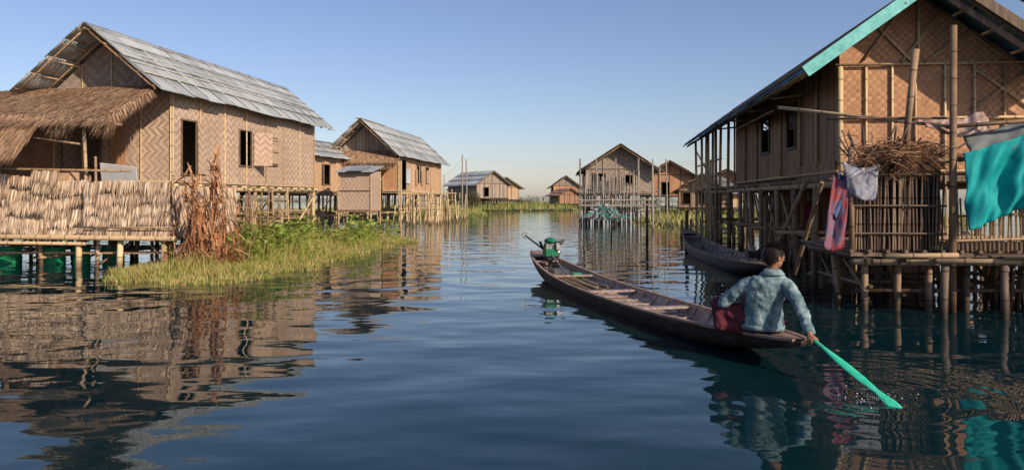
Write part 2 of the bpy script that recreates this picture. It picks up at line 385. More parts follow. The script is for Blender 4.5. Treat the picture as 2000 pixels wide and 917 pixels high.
# ============================================================ LEFT HOUSE
rl=-math.radians(8.35)
lh=house('bamboo_stilt_house',-11.58,22.27,rl,1.85,10.1,2.07,2.15,4.6,6.36,1.2,1.25,WOVEN_PALE,WOVEN_PALE,WOVEN_GABLE,WOVEN_GREY,[ROOF_GREY],
   opsR=[(.45,1.25,.25,1.85),(3.85,4.7,.65,1.85),(5.9,6.65,.75,1.75)],opsF=[(.25,1.5,.1,1.9)],stm=POLE_PALE,ext=8,row=4,bm=BATTEN,nb=5,sr=.085)
sb=MB()
sb.box((2.16,5.02,3.33),(.62,.03,1.15),rz=math.radians(35)); 
sb.box((1.93,6.28,3.32),(.03,.7,.95))
for dy in (-.3,0,.3): sb.box((1.96,6.28+dy,3.32),(.02,.04,.95),1)
for dz in (-.42,0,.42): sb.box((1.97,6.28,3.32+dz),(.02,.7,.04),1)
sb.box((1.93,1.5,3.1),(.03,.45,1.5))
sb.build('shutters',lh,[WOVEN_PALE,POLE_PALE])
p=MB()
p.box((-.4,-2.05,.78),(9.6,3.9,.06))
p.build('porch_floor',lh,[FLOORM])
stilts(lh,[-5,-3.5,-2,-.6,.9,2.4,4.2],[-3.9,-2.4,-.4],.68,POLE,r=.055,extra=34,name='porch_stilts')
s2=MB()
for x in (2.05,3.1,4.2): s2.pole((x,-4.1,-.9),(x+.03,-4.05,.8),.075,.065,m=0,n=8)
s2.build('porch_posts_pale',lh,[POLE_PALE],sides=True)
bw=MB()
wallgrid(bw,(-8,-.03,.8),(1,0,0),(0,0,1),3.0,4.0,[],0)
wallgrid(bw,(-5,-.02,.8),(1,0,0),(0,0,1),5.2,1.25,[(1.8,2.8,0.05,1.25)],0)
wallgrid(bw,(-5,-.02,2.05),(1,0,0),(0,0,1),3.1,2.4,[(.5,1.6,.2,1.6)],0)
wallgrid(bw,(-.0,-.06,2.05),(1,0,0),(0,0,1),.45,1.9,[],0)
wallgrid(bw,(.35,-.08,.85),(1,0,0),(0,0,1),1.5,1.25,[],1)
wallgrid(bw,(-5.05,1.5,.8),(1,0,0),(0,0,1),3.1,3.7,[],0)
bw.build('porch_walls',lh,[WOVEN_BROWN,WOVEN_GABLE],solid=.02)
aw=MB()
tl=(-5,-.3,4.72);tr=(1.75,-.35,4.80);bl=(-5,-3.9,3.45);br=(2.75,-3.85,3.42)
aw.quad(bl,br,tr,tl,m=1)
thatch_slope(aw,tl,tr,bl,br,15000,.6,.022)
for i in range(2600):
    a=R.random(); q=Vector(bl).lerp(Vector(br),a)+Vector((0,R.uniform(-.05,.3),R.uniform(-.02,.08)))
    aw.strand(q,(R.uniform(-.3,.3),-.5,-1),R.uniform(.12,.4)*(1+.5*math.sin(a*40)),.02,(1,0,0),1 if R.random()<.4 else 0)
for i in range(1500):
    a=R.random(); q=Vector(tr).lerp(Vector(br),a)+Vector((R.uniform(-.15,.02),0,R.uniform(-.02,.1)))
    aw.strand(q,(.6,-.4,-.9),R.uniform(.1,.32),.02,(.3,1,0),1 if R.random()<.4 else 0)
tl2=(-5,-3.5,3.75);tr2=(.85,-3.6,3.62);bl2=(-5,-4.8,2.72);br2=(1.0,-4.6,2.68)
aw.quad(bl2,br2,tr2,tl2,m=1); thatch_slope(aw,tl2,tr2,bl2,br2,7000,.5,.022)
aw.build('thatch_awning',lh,[THATCH,THATCH_DK])
ap=MB()
for x in (-3.5,-1.6,-.35,2.0): ap.pole((x,-3.75,.8),(x+R.uniform(-.1,.1),-3.7,3.45),.04,wob=.02)
for x in (-4.5,-3.6,-2.7,-1.8,-.9,0,.9,1.8,2.5): ap.pole((min(x,1.6),-.2,4.62),(x,-4.0,3.3),.028,n=5)
ap.pole((-5,-3.7,3.38),(2.9,-3.7,3.36),.04); ap.pole((-1.2,-3.5,3.3),(1.9,-3.8,2.9),.025,wob=.03)
ap.pole((-1.6,-3.9,2.35),(3.2,-3.8,2.25),.03,wob=.03); ap.pole((2.4,-3.9,.8),(2.3,-3.8,2.6),.03)
ap.build('awning_frame',lh,[POLE],sides=True)
rb=MB()
rb.quad((-5,-4.0,.8),(2.3,-4.0,.8),(2.3,-4.0,2.0),(-5,-4.0,2.0),m=1)
rb.quad((2.35,-4.12,.8),(4.45,-4.15,.8),(4.45,-4.1,1.95),(2.35,-4.1,2.0),m=1)
rb.quad((4.4,-4.1,.8),(4.4,-1.2,.8),(4.4,-1.2,1.7),(4.4,-4.1,1.9),m=1)
strips_panel(rb,(-5,-4.03,.72),(1,0,0),(0,0,1),7.3,1.35,6,520,.3,wave=.07,flare=.26)
strips_panel(rb,(2.3,-4.16,.70),(1,0,0),(0,0,1),2.15,1.28,5,180,.34,wave=.03,flare=.24)
strips_panel(rb,(-1.3,-4.10,1.7),(1,0,-.02),(0,0,1),1.6,.5,2,150,.35,flare=.25)
strips_panel(rb,(.9,-4.10,1.75),(1,0,-.02),(0,0,1),.7,.5,2,80,.35,flare=.25)
strips_panel(rb,(4.42,-4.1,.72),(0,1,0),(0,0,1),2.9,1.15,5,220,.34,nrm=(1,0,0))
rb.build('palm_railing',lh,[PALMMAT,FLOORM])
rp=MB()
for z in (.95,): rp.pole((2.2,-4.3,z),(4.5,-4.3,z),.018,n=5)
rp.pole((-5,-4.2,.72),(4.6,-4.2,.70),.06); rp.pole((-5,-4.25,.58),(2.3,-4.15,.56),.04)
for x in (-2.6,-.9,1.2,2.32,4.42): rp.pole((x,-4.1,.6),(x,-4.02,2.15),.03,n=6)
rp.build('railing_poles',lh,[POLE],sides=True)
wb=MB(); wb.box((2.55,-3.3,2.2),(.95,.04,.45),rot=Matrix.Rotation(.12,3,'Y')@Matrix.Rotation(.3,3,'X')); wb.box((1.3,-3.6,2.1),(.6,.4,.28),1)
wb.build('wash_board',lh,[m_noise('white_board',[(.3,(.5,.5,.48)),(.7,(.65,.64,.62))],3),WOVEN_TAN])
GREENP=m_noise('green_plastic',[(.3,(.008,.20,.085)),(.7,(.02,.34,.15))],4,.45)
gn=MB()
for x,y,s_ in ((-.6,-3.1,.28),(.15,-2.7,.27),(.75,-3.2,.24),(1.9,-2.6,.26),(1.4,-3.1,.2)):
    gn.pole((x,y,-.12),(x,y,.36),s_,s_*.95,n=16); gn.pole((x,y,.36),(x,y,.41),s_*1.03,n=16); gn.pole((x,y,.1),(x,y,.14),s_*1.03,n=16)
gn.build('green_plastic_barrels',lh,[GREENP],bevel=.01)
ck=MB()
for i in range(26):
    x=2.2+R.uniform(0,1.2); y=R.uniform(-1,8); ck.pole((x,y,-.5),(x+R.uniform(-.2,.2),y+R.uniform(-.3,.3),R.uniform(.9,2.1)),R.uniform(.02,.045),n=6,wob=.03)
for z in (1.0,1.3,1.65): ck.pole((2.0,-.8,z),(2.4,7.5,z+R.uniform(-.2,.1)),.03,n=6,wob=.05)
for y in (1.2,3,4.5,6): ck.pole((1.9,y,1.2),(3.3,y+.3,1.15),.03,n=6)
ck.build('drying_rack',lh,[POLE],sides=True)

# ============================================================ SECOND LEFT HOUSE
h2=house('bamboo_stilt_house',-8.72,46.3,-math.radians(7.5),1.95,11.2,2.06,2.25,4.15,6.2,1.4,1.6,WOVEN_TAN,WOVEN_TAN,WOVEN_BROWN,SLAT_GREY,[ROOF_GREY],
   opsR=[(.5,1.6,.1,1.9),(4.2,5.2,.6,1.7),(6.6,7.4,.6,1.7)],opsF=[(.5,1.3,.3,1.8)],stm=POLE_PALE,ext=26,row=4,bm=BATTEN)
t2=MB(); thatch_slope(t2,(-2.1,-.1,4.5),(2.1,-.1,4.5),(-2.6,-1.6,3.75),(2.4,-1.6,3.75),2600,.5,.04); t2.quad((-2.6,-1.6,3.74),(2.4,-1.6,3.74),(2.1,-.1,4.48),(-2.1,-.1,4.48),m=1)
strips_panel(t2,(-2.4,-1.62,3.3),(1,0,0),(0,0,1),4.6,.5,2,180,.5,m=0)
t2.build('thatch_awning',h2,[THATCH,THATCH_DK])
s=MB(); s.box((2.05,1.8,3.0),(.03,.9,.9),0); s.box((2.03,4.0,3.0),(.03,.4,1.0),1); s.box((2.03,5.5,3.0),(.03,.5,1.0),1); s.box((2.03,7.0,3.1),(.03,.7,.9),1)
for dx in (-2.2,2.5):
    s.pole((dx,-1.5,-.8),(dx,-1.5,3.8),.06,m=1)
s.quad((-2.2,-1.5,2.0),(0,-1.5,2.0),(0,-1.5,2.9),(-2.2,-1.5,2.9),m=1)
s.build('shutters',h2,[m_noise('white_cloth',[(.3,(.4,.44,.46)),(.7,(.6,.64,.66))],2),SLAT_TAN])
r2=MB()
r2.beam((-.1,-1.45,6.32),(-.1,3.5,6.32),.35,.03); r2.build('rusty_ridge_cap',h2,[ROOF_RUST])
rk=MB()
for i in range(46):
    x=R.uniform(1.9,4.2); y=R.uniform(-2,11); rk.pole((x,y,-.6),(x+R.uniform(-.2,.2),y+R.uniform(-.3,.3),R.uniform(1.0,2.3)),R.uniform(.03,.055),n=5,wob=.03)
for z in (.9,1.5,2.0): rk.pole((3.2,-2,z),(3.2,11,z),.04,n=5)
rk.build('porch_rack',h2,[POLE_PALE])
h3=house('bamboo_hut',-12.6,41.5,-math.radians(12),1.9,7,2.0,2.2,3.9,5.0,.6,.6,WOVEN_TAN,WOVEN_TAN,WOVEN_TAN,WOVEN_GREY,[ROOF_GREY],opsR=[(1.2,2.2,.4,1.5),(4,5,.4,1.5)],stm=POLE,ext=12)
def hut(name,ox,oy,rot,w,d,zf,zt,wall,rf,drop=.35):
    e=empty(name,ox,oy,rot); mb=MB()
    wallgrid(mb,(-w/2,0,zf),(1,0,0),(0,0,1),w,zt-zf,[]); wallgrid(mb,(-w/2,d,zf),(1,0,0),(0,0,1),w,zt-zf,[]); 
    wallgrid(mb,(w/2,0,zf),(0,1,0),(0,0,1),d,zt-zf,[]); wallgrid(mb,(-w/2,0,zf),(0,1,0),(0,0,1),d,zt-zf,[])
    mb.build('walls',e,[wall],solid=.03)
    rb=MB(); rb.box((0,d/2,zt+.12),(w+.4,d+.6,.03),rot=Matrix.Rotation(drop,3,'X')); rb.box((.1,d/2-.3,zt+.16),(w*.5,d+.3,.02),rot=Matrix.Rotation(drop,3,'X')); rb.build('roof',e,[rf])
    fb=MB(); fb.box((0,d/2,zf-.05),(w+.15,d+.15,.06)); 
    for x in (-w/2-.03,w/2+.03):
        for y in (-.03,d+.03): fb.pole((x,y,-.9),(x,y,zt),.04,n=6)
    for z in (zf+.02,(zf+zt)/2,zt-.05): fb.pole((-w/2-.05,-.06,z),(w/2+.05,-.06,z),.025,n=5)
    fb.build('frame',e,[POLE]); return e
hut('bamboo_latrine',-8.1,39.6,-.12,1.65,1.6,1.0,3.05,WOVEN_GABLE,ROOF_GREY,.18)

# ============================================================ MIDDLE RIGHT HOUSE
h4=house('bamboo_stilt_house',7.0,50,-math.radians(4),2.15,8,1.95,2.6,3.35,5.05,.9,.9,SLAT_GREY,SLAT_GREY,WOVEN_GREY,WOVEN_GREY,[ROOF_DARK],
   opsF=[(.35,1.25,.1,1.3),(2.5,3.0,.6,1.2)],opsL=[(1,2,.4,1.2)],stm=POLE_GREY,ext=20)
q=MB()
for i in range(60):
    x=R.uniform(-2.6,1.0); y=R.uniform(-2.4,-.5); q.pole((x,y,-.6),(x+R.uniform(-.15,.15),y,R.uniform(1.4,3.4)),R.uniform(.025,.045),n=5,wob=.02)
for x in (-2.6,-1.6,-.4,1.0,2.3): q.pole((x,-2.3,-.8),(x,-2.3,4.1 if x<2 else 3.6),.05,n=6)
for z in (1.2,1.5,2.0): q.pole((-2.7,-2.4,z),(2.4,-2.3,z+.05),.04,n=5)
for i in range(20): q.pole((-2.4+i*.12,-2.45,1.9),(-2.4+i*.12+R.uniform(-.04,.04),-2.4,R.uniform(2.9,3.2)),.022,n=5)
q.box((-.2,-1.4,1.15),(4.9,2.0,.06))
for i in range(9): q.box((1.2+i*.18,-2.2-.12*i,1.1-.12*i),(.16,.6,.04))
q.build('landing_frame',h4,[POLE_GREY])
q=MB()
for i in range(900):
    x=R.gauss(-1.1,.45); z=.5+R.random()*.75*math.exp(-((x+1.1)/.7)**2); a=R.uniform(0,6.28)
    q.strand((x,-2.6+R.uniform(-.2,.2),z),(math.cos(a),math.sin(a)*.3,R.uniform(-.8,.5)),R.uniform(.15,.4),.09,(0,.3,1),R.choice((0,0,1,2)),droop=.4,seg=3)
q.box((-1.1,-2.4,.45),(1.9,.6,.08),2)
q.build('fishing_nets_heap',h4,[m_strand('net_teal',[(.1,(.02,.12,.12)),(.9,(.06,.3,.3))]),m_strand('net_pale',[(.1,(.3,.28,.28)),(.9,(.55,.5,.5))]),m_strand('net_brown',[(.1,(.06,.04,.03)),(.9,(.2,.14,.1))])])
house('bamboo_stilt_house',16.0,78,-.15,2.2,8,1.9,2.8,3.8,5.4,.9,.9,SLAT_BROWN,SLAT_BROWN,WOVEN_BROWN,WOVEN_BROWN,[ROOF_RUST,ROOF_DARK],opsF=[(1.4,2.2,.1,1.4)],batt=False,stm=POLE_DARK,ext=12)
h6=house('bamboo_hut',14.9,60,-.5,1.9,5,.9,2.4,2.0,3.5,.6,.6,SLAT_TAN,SLAT_TAN,SLAT_TAN,SLAT_TAN,[ROOF_DARK],opsF=[(.3,1.0,.3,1.2),(1.6,2.4,.3,1.3),(2.8,3.4,.3,1.2)],batt=False,stm=POLE_DARK,ext=4)
house('bamboo_stilt_house',18.5,66,-.3,2.0,6,1.4,2.4,3.0,4.1,.6,.6,SLAT_BROWN,SLAT_BROWN,SLAT_BROWN,WOVEN_BROWN,[ROOF_DARK],batt=False,stm=POLE_DARK,ext=4)
house('bamboo_stilt_house',-2.6,100,.55,2.3,8,1.7,2.9,3.3,5.2,.6,.6,SLAT_GREY,SLAT_GREY,SLAT_GREY,WOVEN_GREY,[ROOF_GREY],opsR=[(2,3,.4,1.2)],opsF=[(1,1.8,.2,1.4)],batt=False,stm=POLE_DARK,ext=10)
house('bamboo_stilt_house',-1.0,109,.5,2.2,7,1.5,2.8,3.0,4.6,.6,.6,SLAT_BROWN,SLAT_BROWN,SLAT_TAN,SLAT_TAN,[ROOF_GREEN],opsF=[(1,1.8,.2,1.4)],batt=False,stm=POLE_DARK,ext=10)
house('bamboo_stilt_house',-6.2,108,.2,1.8,5,1.4,2.4,2.9,4.2,.5,.5,SLAT_GREY,SLAT_GREY,SLAT_TAN,WOVEN_GREY,[ROOF_DARK],batt=False,stm=POLE_DARK,ext=6)
house('bamboo_stilt_house',9.0,128,0,2.1,7,1.5,2.8,3.4,5.4,.6,.6,SLAT_BROWN,SLAT_BROWN,WOVEN_BROWN,WOVEN_GREY,[ROOF_RUST,ROOF_DARK],opsF=[(1.2,1.9,.2,1.3)],batt=False,stm=POLE_DARK,ext=6)
house('bamboo_hut',8.4,112,.3,1.6,4,.9,2.2,2.0,3.1,.5,.5,SLAT_TAN,SLAT_TAN,SLAT_BROWN,SLAT_BROWN,[ROOF_RUST],batt=False,stm=POLE_DARK,ext=4)
house('bamboo_hut',-9.5,88,.2,1.4,3,.6,1.8,1.9,2.6,.4,.4,SLAT_GREY,SLAT_GREY,SLAT_GREY,SLAT_GREY,[ROOF_DARK],batt=False,stm=POLE_DARK,ext=4)

# ============================================================ RIGHT BIG HOUSE
rr=-math.radians(6.55)
H=empty('large_bamboo_stilt_house',7.31,13.85,rr)
zf,ze,zr,ex=2.05,3.77,5.32,2.15
rz=lambda x: zr-(zr-ze)*abs(x)/ex
L=10.7; hl=-1.35; hr=2.05
mb=MB()
opsL=[(3.05,3.8,.7,1.5),(5.7,6.6,.75,1.6)]
wallgrid(mb,(hl,0,zf),(0,1,0),(0,0,1),L,rz(hl)-.05-zf,opsL,0)
wallgrid(mb,(hr,0,zf),(0,1,0),(0,0,1),L,rz(hr)-.05-zf,[],0)
wallgrid(mb,(hl,0,zf),(1,0,0),(0,0,1),hr-hl,rz(hr)-.05-zf,[],1)
z0=rz(hr)-.05
mb.f.append((len(mb.v),len(mb.v)+1,len(mb.v)+2,len(mb.v)+3)); mb.v+=[(hl,0,z0),(hr,0,z0),(0,0,zr-.06),(hl,0,rz(hl)-.05)]; mb.uv+=[(0,z0),(hr-hl,z0),(-hl,zr),(0,rz(hl))]; mb.m.append(1)
wallgrid(mb,(hl,L,zf),(1,0,0),(0,0,1),hr-hl,z0-zf,[],0)
mb.quad((hl-.03,.1,zf-.12),(hl-.03,2.9,zf-.05),(hl-.03,2.9,zf+.25),(hl-.03,.1,zf+.25),m=0)
mb.build('walls',H,[SLAT_BROWN,WOVEN_BROWN],solid=.025)
fb=MB(); fb.box(((hl+hr)/2,9.0,zf-.06),(hr-hl+.15,18.1,.06)); fb.build('floor',H,[FLOORM])
t=MB(); P=lambda x,z,y=-.05: (x,y,z)
for x in (hl,hl+.45,hl+.9,-.05,.45,.95,1.45,2.05): t.pole(P(x,zf-.2),P(x,min(4.02,rz(x)-.1)),.022 if x not in(hl,) else .05,n=6)
for z in (4.02,3.05,2.1): t.pole(P(hl-.1,z,-.08),P(hr+.1,z,-.08),.024,n=6)
t.pole(P(-.95,4.1),P(-1.0+.6,4.85),.022);t.pole(P(-.1,4.05),P(-.75,4.75),.022);t.pole(P(.0,4.05),P(.0,5.2),.025);t.pole(P(.1,4.05),P(.9,4.6),.022);t.pole(P(1.5,4.05),P(.6,4.8),.022);t.pole(P(.9,3.2),P(1.9,3.9),.022);t.pole(P(.9,3.95),P(1.9,3.2),.022);t.pole(P(-.3,4.05),P(.35,4.9),.022)
for y in (1.3,2.6,4.4,7.2,8.9,10.7): t.pole((hl-.05,y,zf-.2),(hl-.05,y,rz(hl)-.1),.03,n=6)
for z in (2.1,rz(hl)-.12): t.pole((hl-.06,-.1,z),(hl-.06,L,z),.03,n=6)
frames(t,(hl,0,zf),(0,1,0),(0,0,1),(-1,0,0),opsL,m=1)
for y in (11.9,13.6,15.4,17.4):
    t.pole((hl-.45,y,-.9),(hl-.45,y+.1,rz(hl-.45)-.08),.05,n=7,wob=.03)
    t.pole((hl,y+.3,-.9),(hl,y+.3,rz(hl)-.08),.05,n=7,wob=.03)
    t.pole((hr,y,-.9),(hr,y,rz(hr)-.08),.05,n=7)
for z in (2.4,2.9): t.pole((hl-.45,10.8,z),(hl-.45,17.6,z),.03,n=6)
t.pole((hl-.4,11,.6),(hl-.4,15,2.2),.035,n=6); t.pole((hl-.45,17.5,3.6),(hl-.2,14,2.1),.03,n=6)
for y in (2.2,4.6,7,9.4): t.pole((hl-.02,y,rz(hl)-.55),(-ex+.05,y,ze-.05),.025,n=6)
t.build('timber_frame',H,[POLE_PALE,POLE_DARK],sides=True)
a=MB(); a.quad((hl-.02,2.6,3.72),(hl-.02,7.2,3.72),(hl-.6,7.2,3.52),(hl-.6,2.6,3.52)); a.build('window_awning',H,[SLAT_BROWN],solid=.03)
roof(H,'roof',ex,ze,zr,-1.0,18.0,[ROOF_BLUE],row=3,battens=True,bm=POLE_DARK,edge=.18)
w3=MB()
for i in range(7): w3.pole((2.2+i*.35,1.0,4.0+i*.02),(2.2+i*.35,6,4.0+i*.02),.03,n=6)
w3.pole((3.6,1.0,-.8),(3.6,1.0,4.1),.06); w3.quad((2.1,.9,4.1),(4.6,.9,4.25),(4.6,6,4.25),(2.1,6,4.1),m=2)
wallgrid(w3,(2.1,1.2,2.0),(1,0,0),(0,0,1),2.2,2.05,[],1); w3.build('side_wing',H,[POLE,WOVEN_BROWN,ROOF_GREY])
fa=MB()
d=Vector((-ex,0,ze-zr)).normalized(); nn=Vector((-(zr-ze),0,ex)).normalized()
a0=Vector((0.02,-1.06,zr)); 
fa.beam(a0+nn*.03,Vector((-ex-.05,-1.06,ze-.035))+nn*.03,.03,.2); fa.build('teal_fascia',H,[TEAL])
fb=MB(); fb.beam((0.03,-1.06,zr+.0),(ex+.1,-1.06,ze-.05),.03,.16); fb.beam((0.03,-.9,zr-.25),(ex+.1,-.9,ze-.3),.04,.1)
fb.pole((.6,-1.1,zr-.1),(2.9,-1.1,3.9),.03); fb.build('rake_board',H,[FLOORM])
stilts(H,[hl,.2,hr],[0,1.6,3.2,4.9,6.6,8.3,10,12,14,16,17.8],zf-.18,POLE,r=.07,extra=42,name='stilts')
u=MB()
for i in range(60):
    x=R.uniform(-2.0,1.5); y=R.uniform(-.5,17); u.pole((x,y,-.8),(x+R.uniform(-.3,.3),y+R.uniform(-.3,.3),R.uniform(.8,2.0)),R.uniform(.02,.05),n=6,wob=.04)
u.pole((hl-.5,1.2,.1),(hl-.3,.0,1.9),.04); u.pole((hl-.5,3.6,.1),(hl-.1,1.9,1.95),.04)
for y in (2,4.5,7): u.pole((hl-.7,y,.9),(hr,y,.9),.04)
for i in range(12):
    u.box((hl-.25,11.0+i*.13,.15+i*.16),(.7,.2,.035),rz=0)
u.build('under_house_poles',H,[POLE])
bk=MB(); wallgrid(bk,(.6,1.0,-.3),(0,1,0),(0,0,1),14,2.3,[]); wallgrid(bk,(-.9,4.0,.5),(1,0,0),(0,0,1),1.5,1.4,[]); bk.build('under_house_partition',H,[SLAT_BROWN],solid=.02)
pf=MB(); pf.box((1.2,-1.7,.80),(6.6,2.7,.05)); 
for i in range(26): pf.pole((-2.1+i*.25,-3.1,.85),(-2.1+i*.25,-.3,.85),.03,n=5)
pf.build('front_platform',H,[FLOORM])
stilts(H,[-1.9,-1.45,-1.0,-.5,.0,.5,1.2,2.2,3.4],[-3.0,-1.7,-.4],.72,m_pole('stilt_dark',(.07,.045,.03),(.22,.145,.09),(.42,.29,.17)),r=.055,extra=34,name='platform_stilts')
ff=MB()
ff.pole((-1.75,-3.35,.80),(-.75,-3.3,.82),.035,n=10); ff.pole((-1.25,-3.75,.77),(1.6,-3.5,.75),.04,n=10); ff.pole((-2.1,-3.1,.70),(2.5,-3.1,.70),.045,n=10)
for i in range(5): ff.box((.9,-3.25-.13*i,.83),(2.6+.2*(i%2),.11,.025),m=1)
for x in (-1.1,-.35,.35,1.0): ff.pole((x,-3.7,-.9),(x+.03,-3.65,.75),.05,n=10,m=1,wob=.02)
ff.pole((-.75,-3.12,-.9),(-.72,-3.1,4.05),.055,.045,n=12); 
ff.pole((-1.30,-2.9,2.3),(-1.17,-2.95,3.75),.045,.05,n=10); ff.pole((-1.35,-2.8,.8),(-1.30,-2.9,2.35),.04,n=8)
ff.pole((-2.75,-1.4,3.12),(-.7,-3.05,2.62),.03,.025,n=8,wob=.03); ff.pole((-.8,-3.05,2.62),(1.2,-3.2,2.75),.03,n=8)
ff.pole((-2.05,-2.95,.8),(-2.05,-2.9,2.35),.04,n=8); ff.pole((-2.1,-2.9,2.1),(.2,-2.9,2.2),.035,n=8); ff.pole((-.5,-3.1,2.2),(1.5,-3.1,2.9),.035,n=8)
ff.pole((-2.3,-2.6,2.8),(-.7,-3.0,2.75),.02,n=6,wob=.03)
for i in range(22):
    x=R.uniform(-2.0,-.8); ff.pole((x,R.uniform(-3.0,-2.6),R.uniform(1.8,2.2)),(x+R.uniform(-.35,.35),R.uniform(-3.0,-2.6),R.uniform(2.3,2.7)),R.uniform(.008,.016),n=5,wob=.02,m=1)
ff.build('platform_poles',H,[POLE,POLE_DARK],sides=True)
ss=MB()
ss.quad((-2.05,-2.80,.85),(-.8,-2.80,.85),(-.8,-2.80,2.1),(-2.05,-2.80,2.1),m=1)  # near-black sheet paints in the shade seen between the slats
for i in range(30):
    x=-2.02+i*.042; ss.pole((x,-2.9+R.uniform(-.03,.03),.84),(x+R.uniform(-.04,.04),-2.9,R.uniform(1.9,2.2)),.013,n=6,m=3)
for z in (1.1,1.5,1.95): ss.pole((-2.05,-2.95,z),(-.75,-2.95,z),.015,n=5,m=3)
for i in range(44):
    x=-.65+i*.06; ss.beam((x,-2.95,.84),(x+R.uniform(-.04,.04),-2.95,1.55+i*.012+R.uniform(-.05,.05)),.045,.008,m=2)
for z in (1.0,1.35): ss.pole((-.7,-3.0,z),(2.2,-3.0,z+.1),.018,n=5)
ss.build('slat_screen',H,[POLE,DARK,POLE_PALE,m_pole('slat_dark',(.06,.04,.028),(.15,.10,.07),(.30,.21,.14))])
br=MB()
for i in range(2000):
    c=Vector((R.gauss(-1.33,.27),R.gauss(-2.8,.16),R.gauss(2.24,.09))); a=R.uniform(0,6.28)
    br.strand(c,(math.cos(a),math.sin(a)*.7,R.uniform(-.6,.25)),R.uniform(.15,.45),.018,(0,.6,.8),0,droop=.35)
br.build('palm_frond_pile',H,[TWIG])
def clothmat(n,a,b,sc_=2.2): 
    return m_noise(n,[(.35,a),(.65,b)],sc_,.7)
def cloth(name,parent,tl,tr,bl,br,mat,nu=26,nv=18,fold=.04,freq=3.0,diag=1.0,nrm=(0,-1,0)):
    mb=MB(); tl,tr,bl,br=map(Vector,(tl,tr,bl,br)); nrm=Vector(nrm); sd_=R.uniform(0,50)
    for j in range(nv+1):
        for i in range(nu+1):
            a=i/nu;b=j/nv; p=tl.lerp(tr,a).lerp(bl.lerp(br,a),b)
            nz=mn.noise(Vector((a*freq*1.6+b*diag*1.5,b*1.3,sd_)))+.45*mn.noise(Vector((a*freq*4+b*3,b*3,sd_)))
            p=p+nrm*fold*2.2*nz*(.35+.65*b)+Vector((0,0,-.08*math.sin(math.pi*a)+fold*.6*mn.noise(Vector((a*5,b*2,sd_+9)))))
            mb.v.append(tuple(p))
    for j in range(nv):
        for i in range(nu):
            k=j*(nu+1)+i; mb.f.append((k,k+1,k+nu+2,k+nu+1)); mb.m.append(0); mb.uv+=[(i/nu,j/nv),((i+1)/nu,j/nv),((i+1)/nu,(j+1)/nv),(i/nu,(j+1)/nv)]
    return mb.build(name,parent,[mat],smooth=True,solid=.006)
cloth('turquoise_tarp',H,(-.64,-3.2,2.24),(1.6,-3.25,3.2),(-.64,-3.3,1.18),(1.6,-3.4,2.2),clothmat('turquoise_tarp',(.0,.20,.22),(.008,.36,.35)),nu=80,nv=44,fold=.17,freq=4)
cloth('grey_tarp',H,(-.5,-2.9,2.5),(1.4,-3.0,3.2),(-.5,-3.15,2.15),(1.4,-3.2,2.85),clothmat('grey_tarp',(.10,.13,.13),(.20,.21,.20)),nu=40,fold=.07)
cloth('white_shirt',H,(-2.2,-3.0,2.15),(-1.7,-3.05,2.1),(-2.12,-3.0,1.72),(-1.75,-3.05,1.6),clothmat('white_shirt',(.2,.22,.3),(.45,.42,.45),9),nu=16,nv=16,fold=.05,freq=2)
cloth('red_checked_cloth',H,(-2.3,-2.9,1.95),(-2.08,-2.95,1.95),(-2.45,-2.9,.9),(-2.15,-2.95,.9),clothmat('red_cloth',(.34,.05,.045),(.14,.14,.22),7),nu=14,nv=20,fold=.05,freq=2)
cloth('blue_cloth',H,(-2.2,-2.85,2.0),(-1.95,-2.9,2.0),(-2.35,-2.85,1.4),(-2.05,-2.9,1.3),clothmat('blue_cloth',(.04,.06,.14),(.1,.14,.28),7),nu=14,nv=14,fold=.05,freq=2)
cloth('laundry_bundle',H,(-1.05,-2.7,2.82),(-.2,-2.8,2.86),(-1.05,-2.95,2.62),(-.1,-3.0,2.55),clothmat('laundry',(.28,.13,.11),(.5,.42,.35),5),nu=36,fold=.09,freq=3)
cloth('maroon_cloth',H,(hl+.25,3.4,1.6),(hl+.6,3.5,1.6),(hl+.2,3.4,.7),(hl+.65,3.5,.7),clothmat('maroon_cloth',(.16,.03,.03),(.3,.06,.05)),nu=10,nv=10,fold=.03)

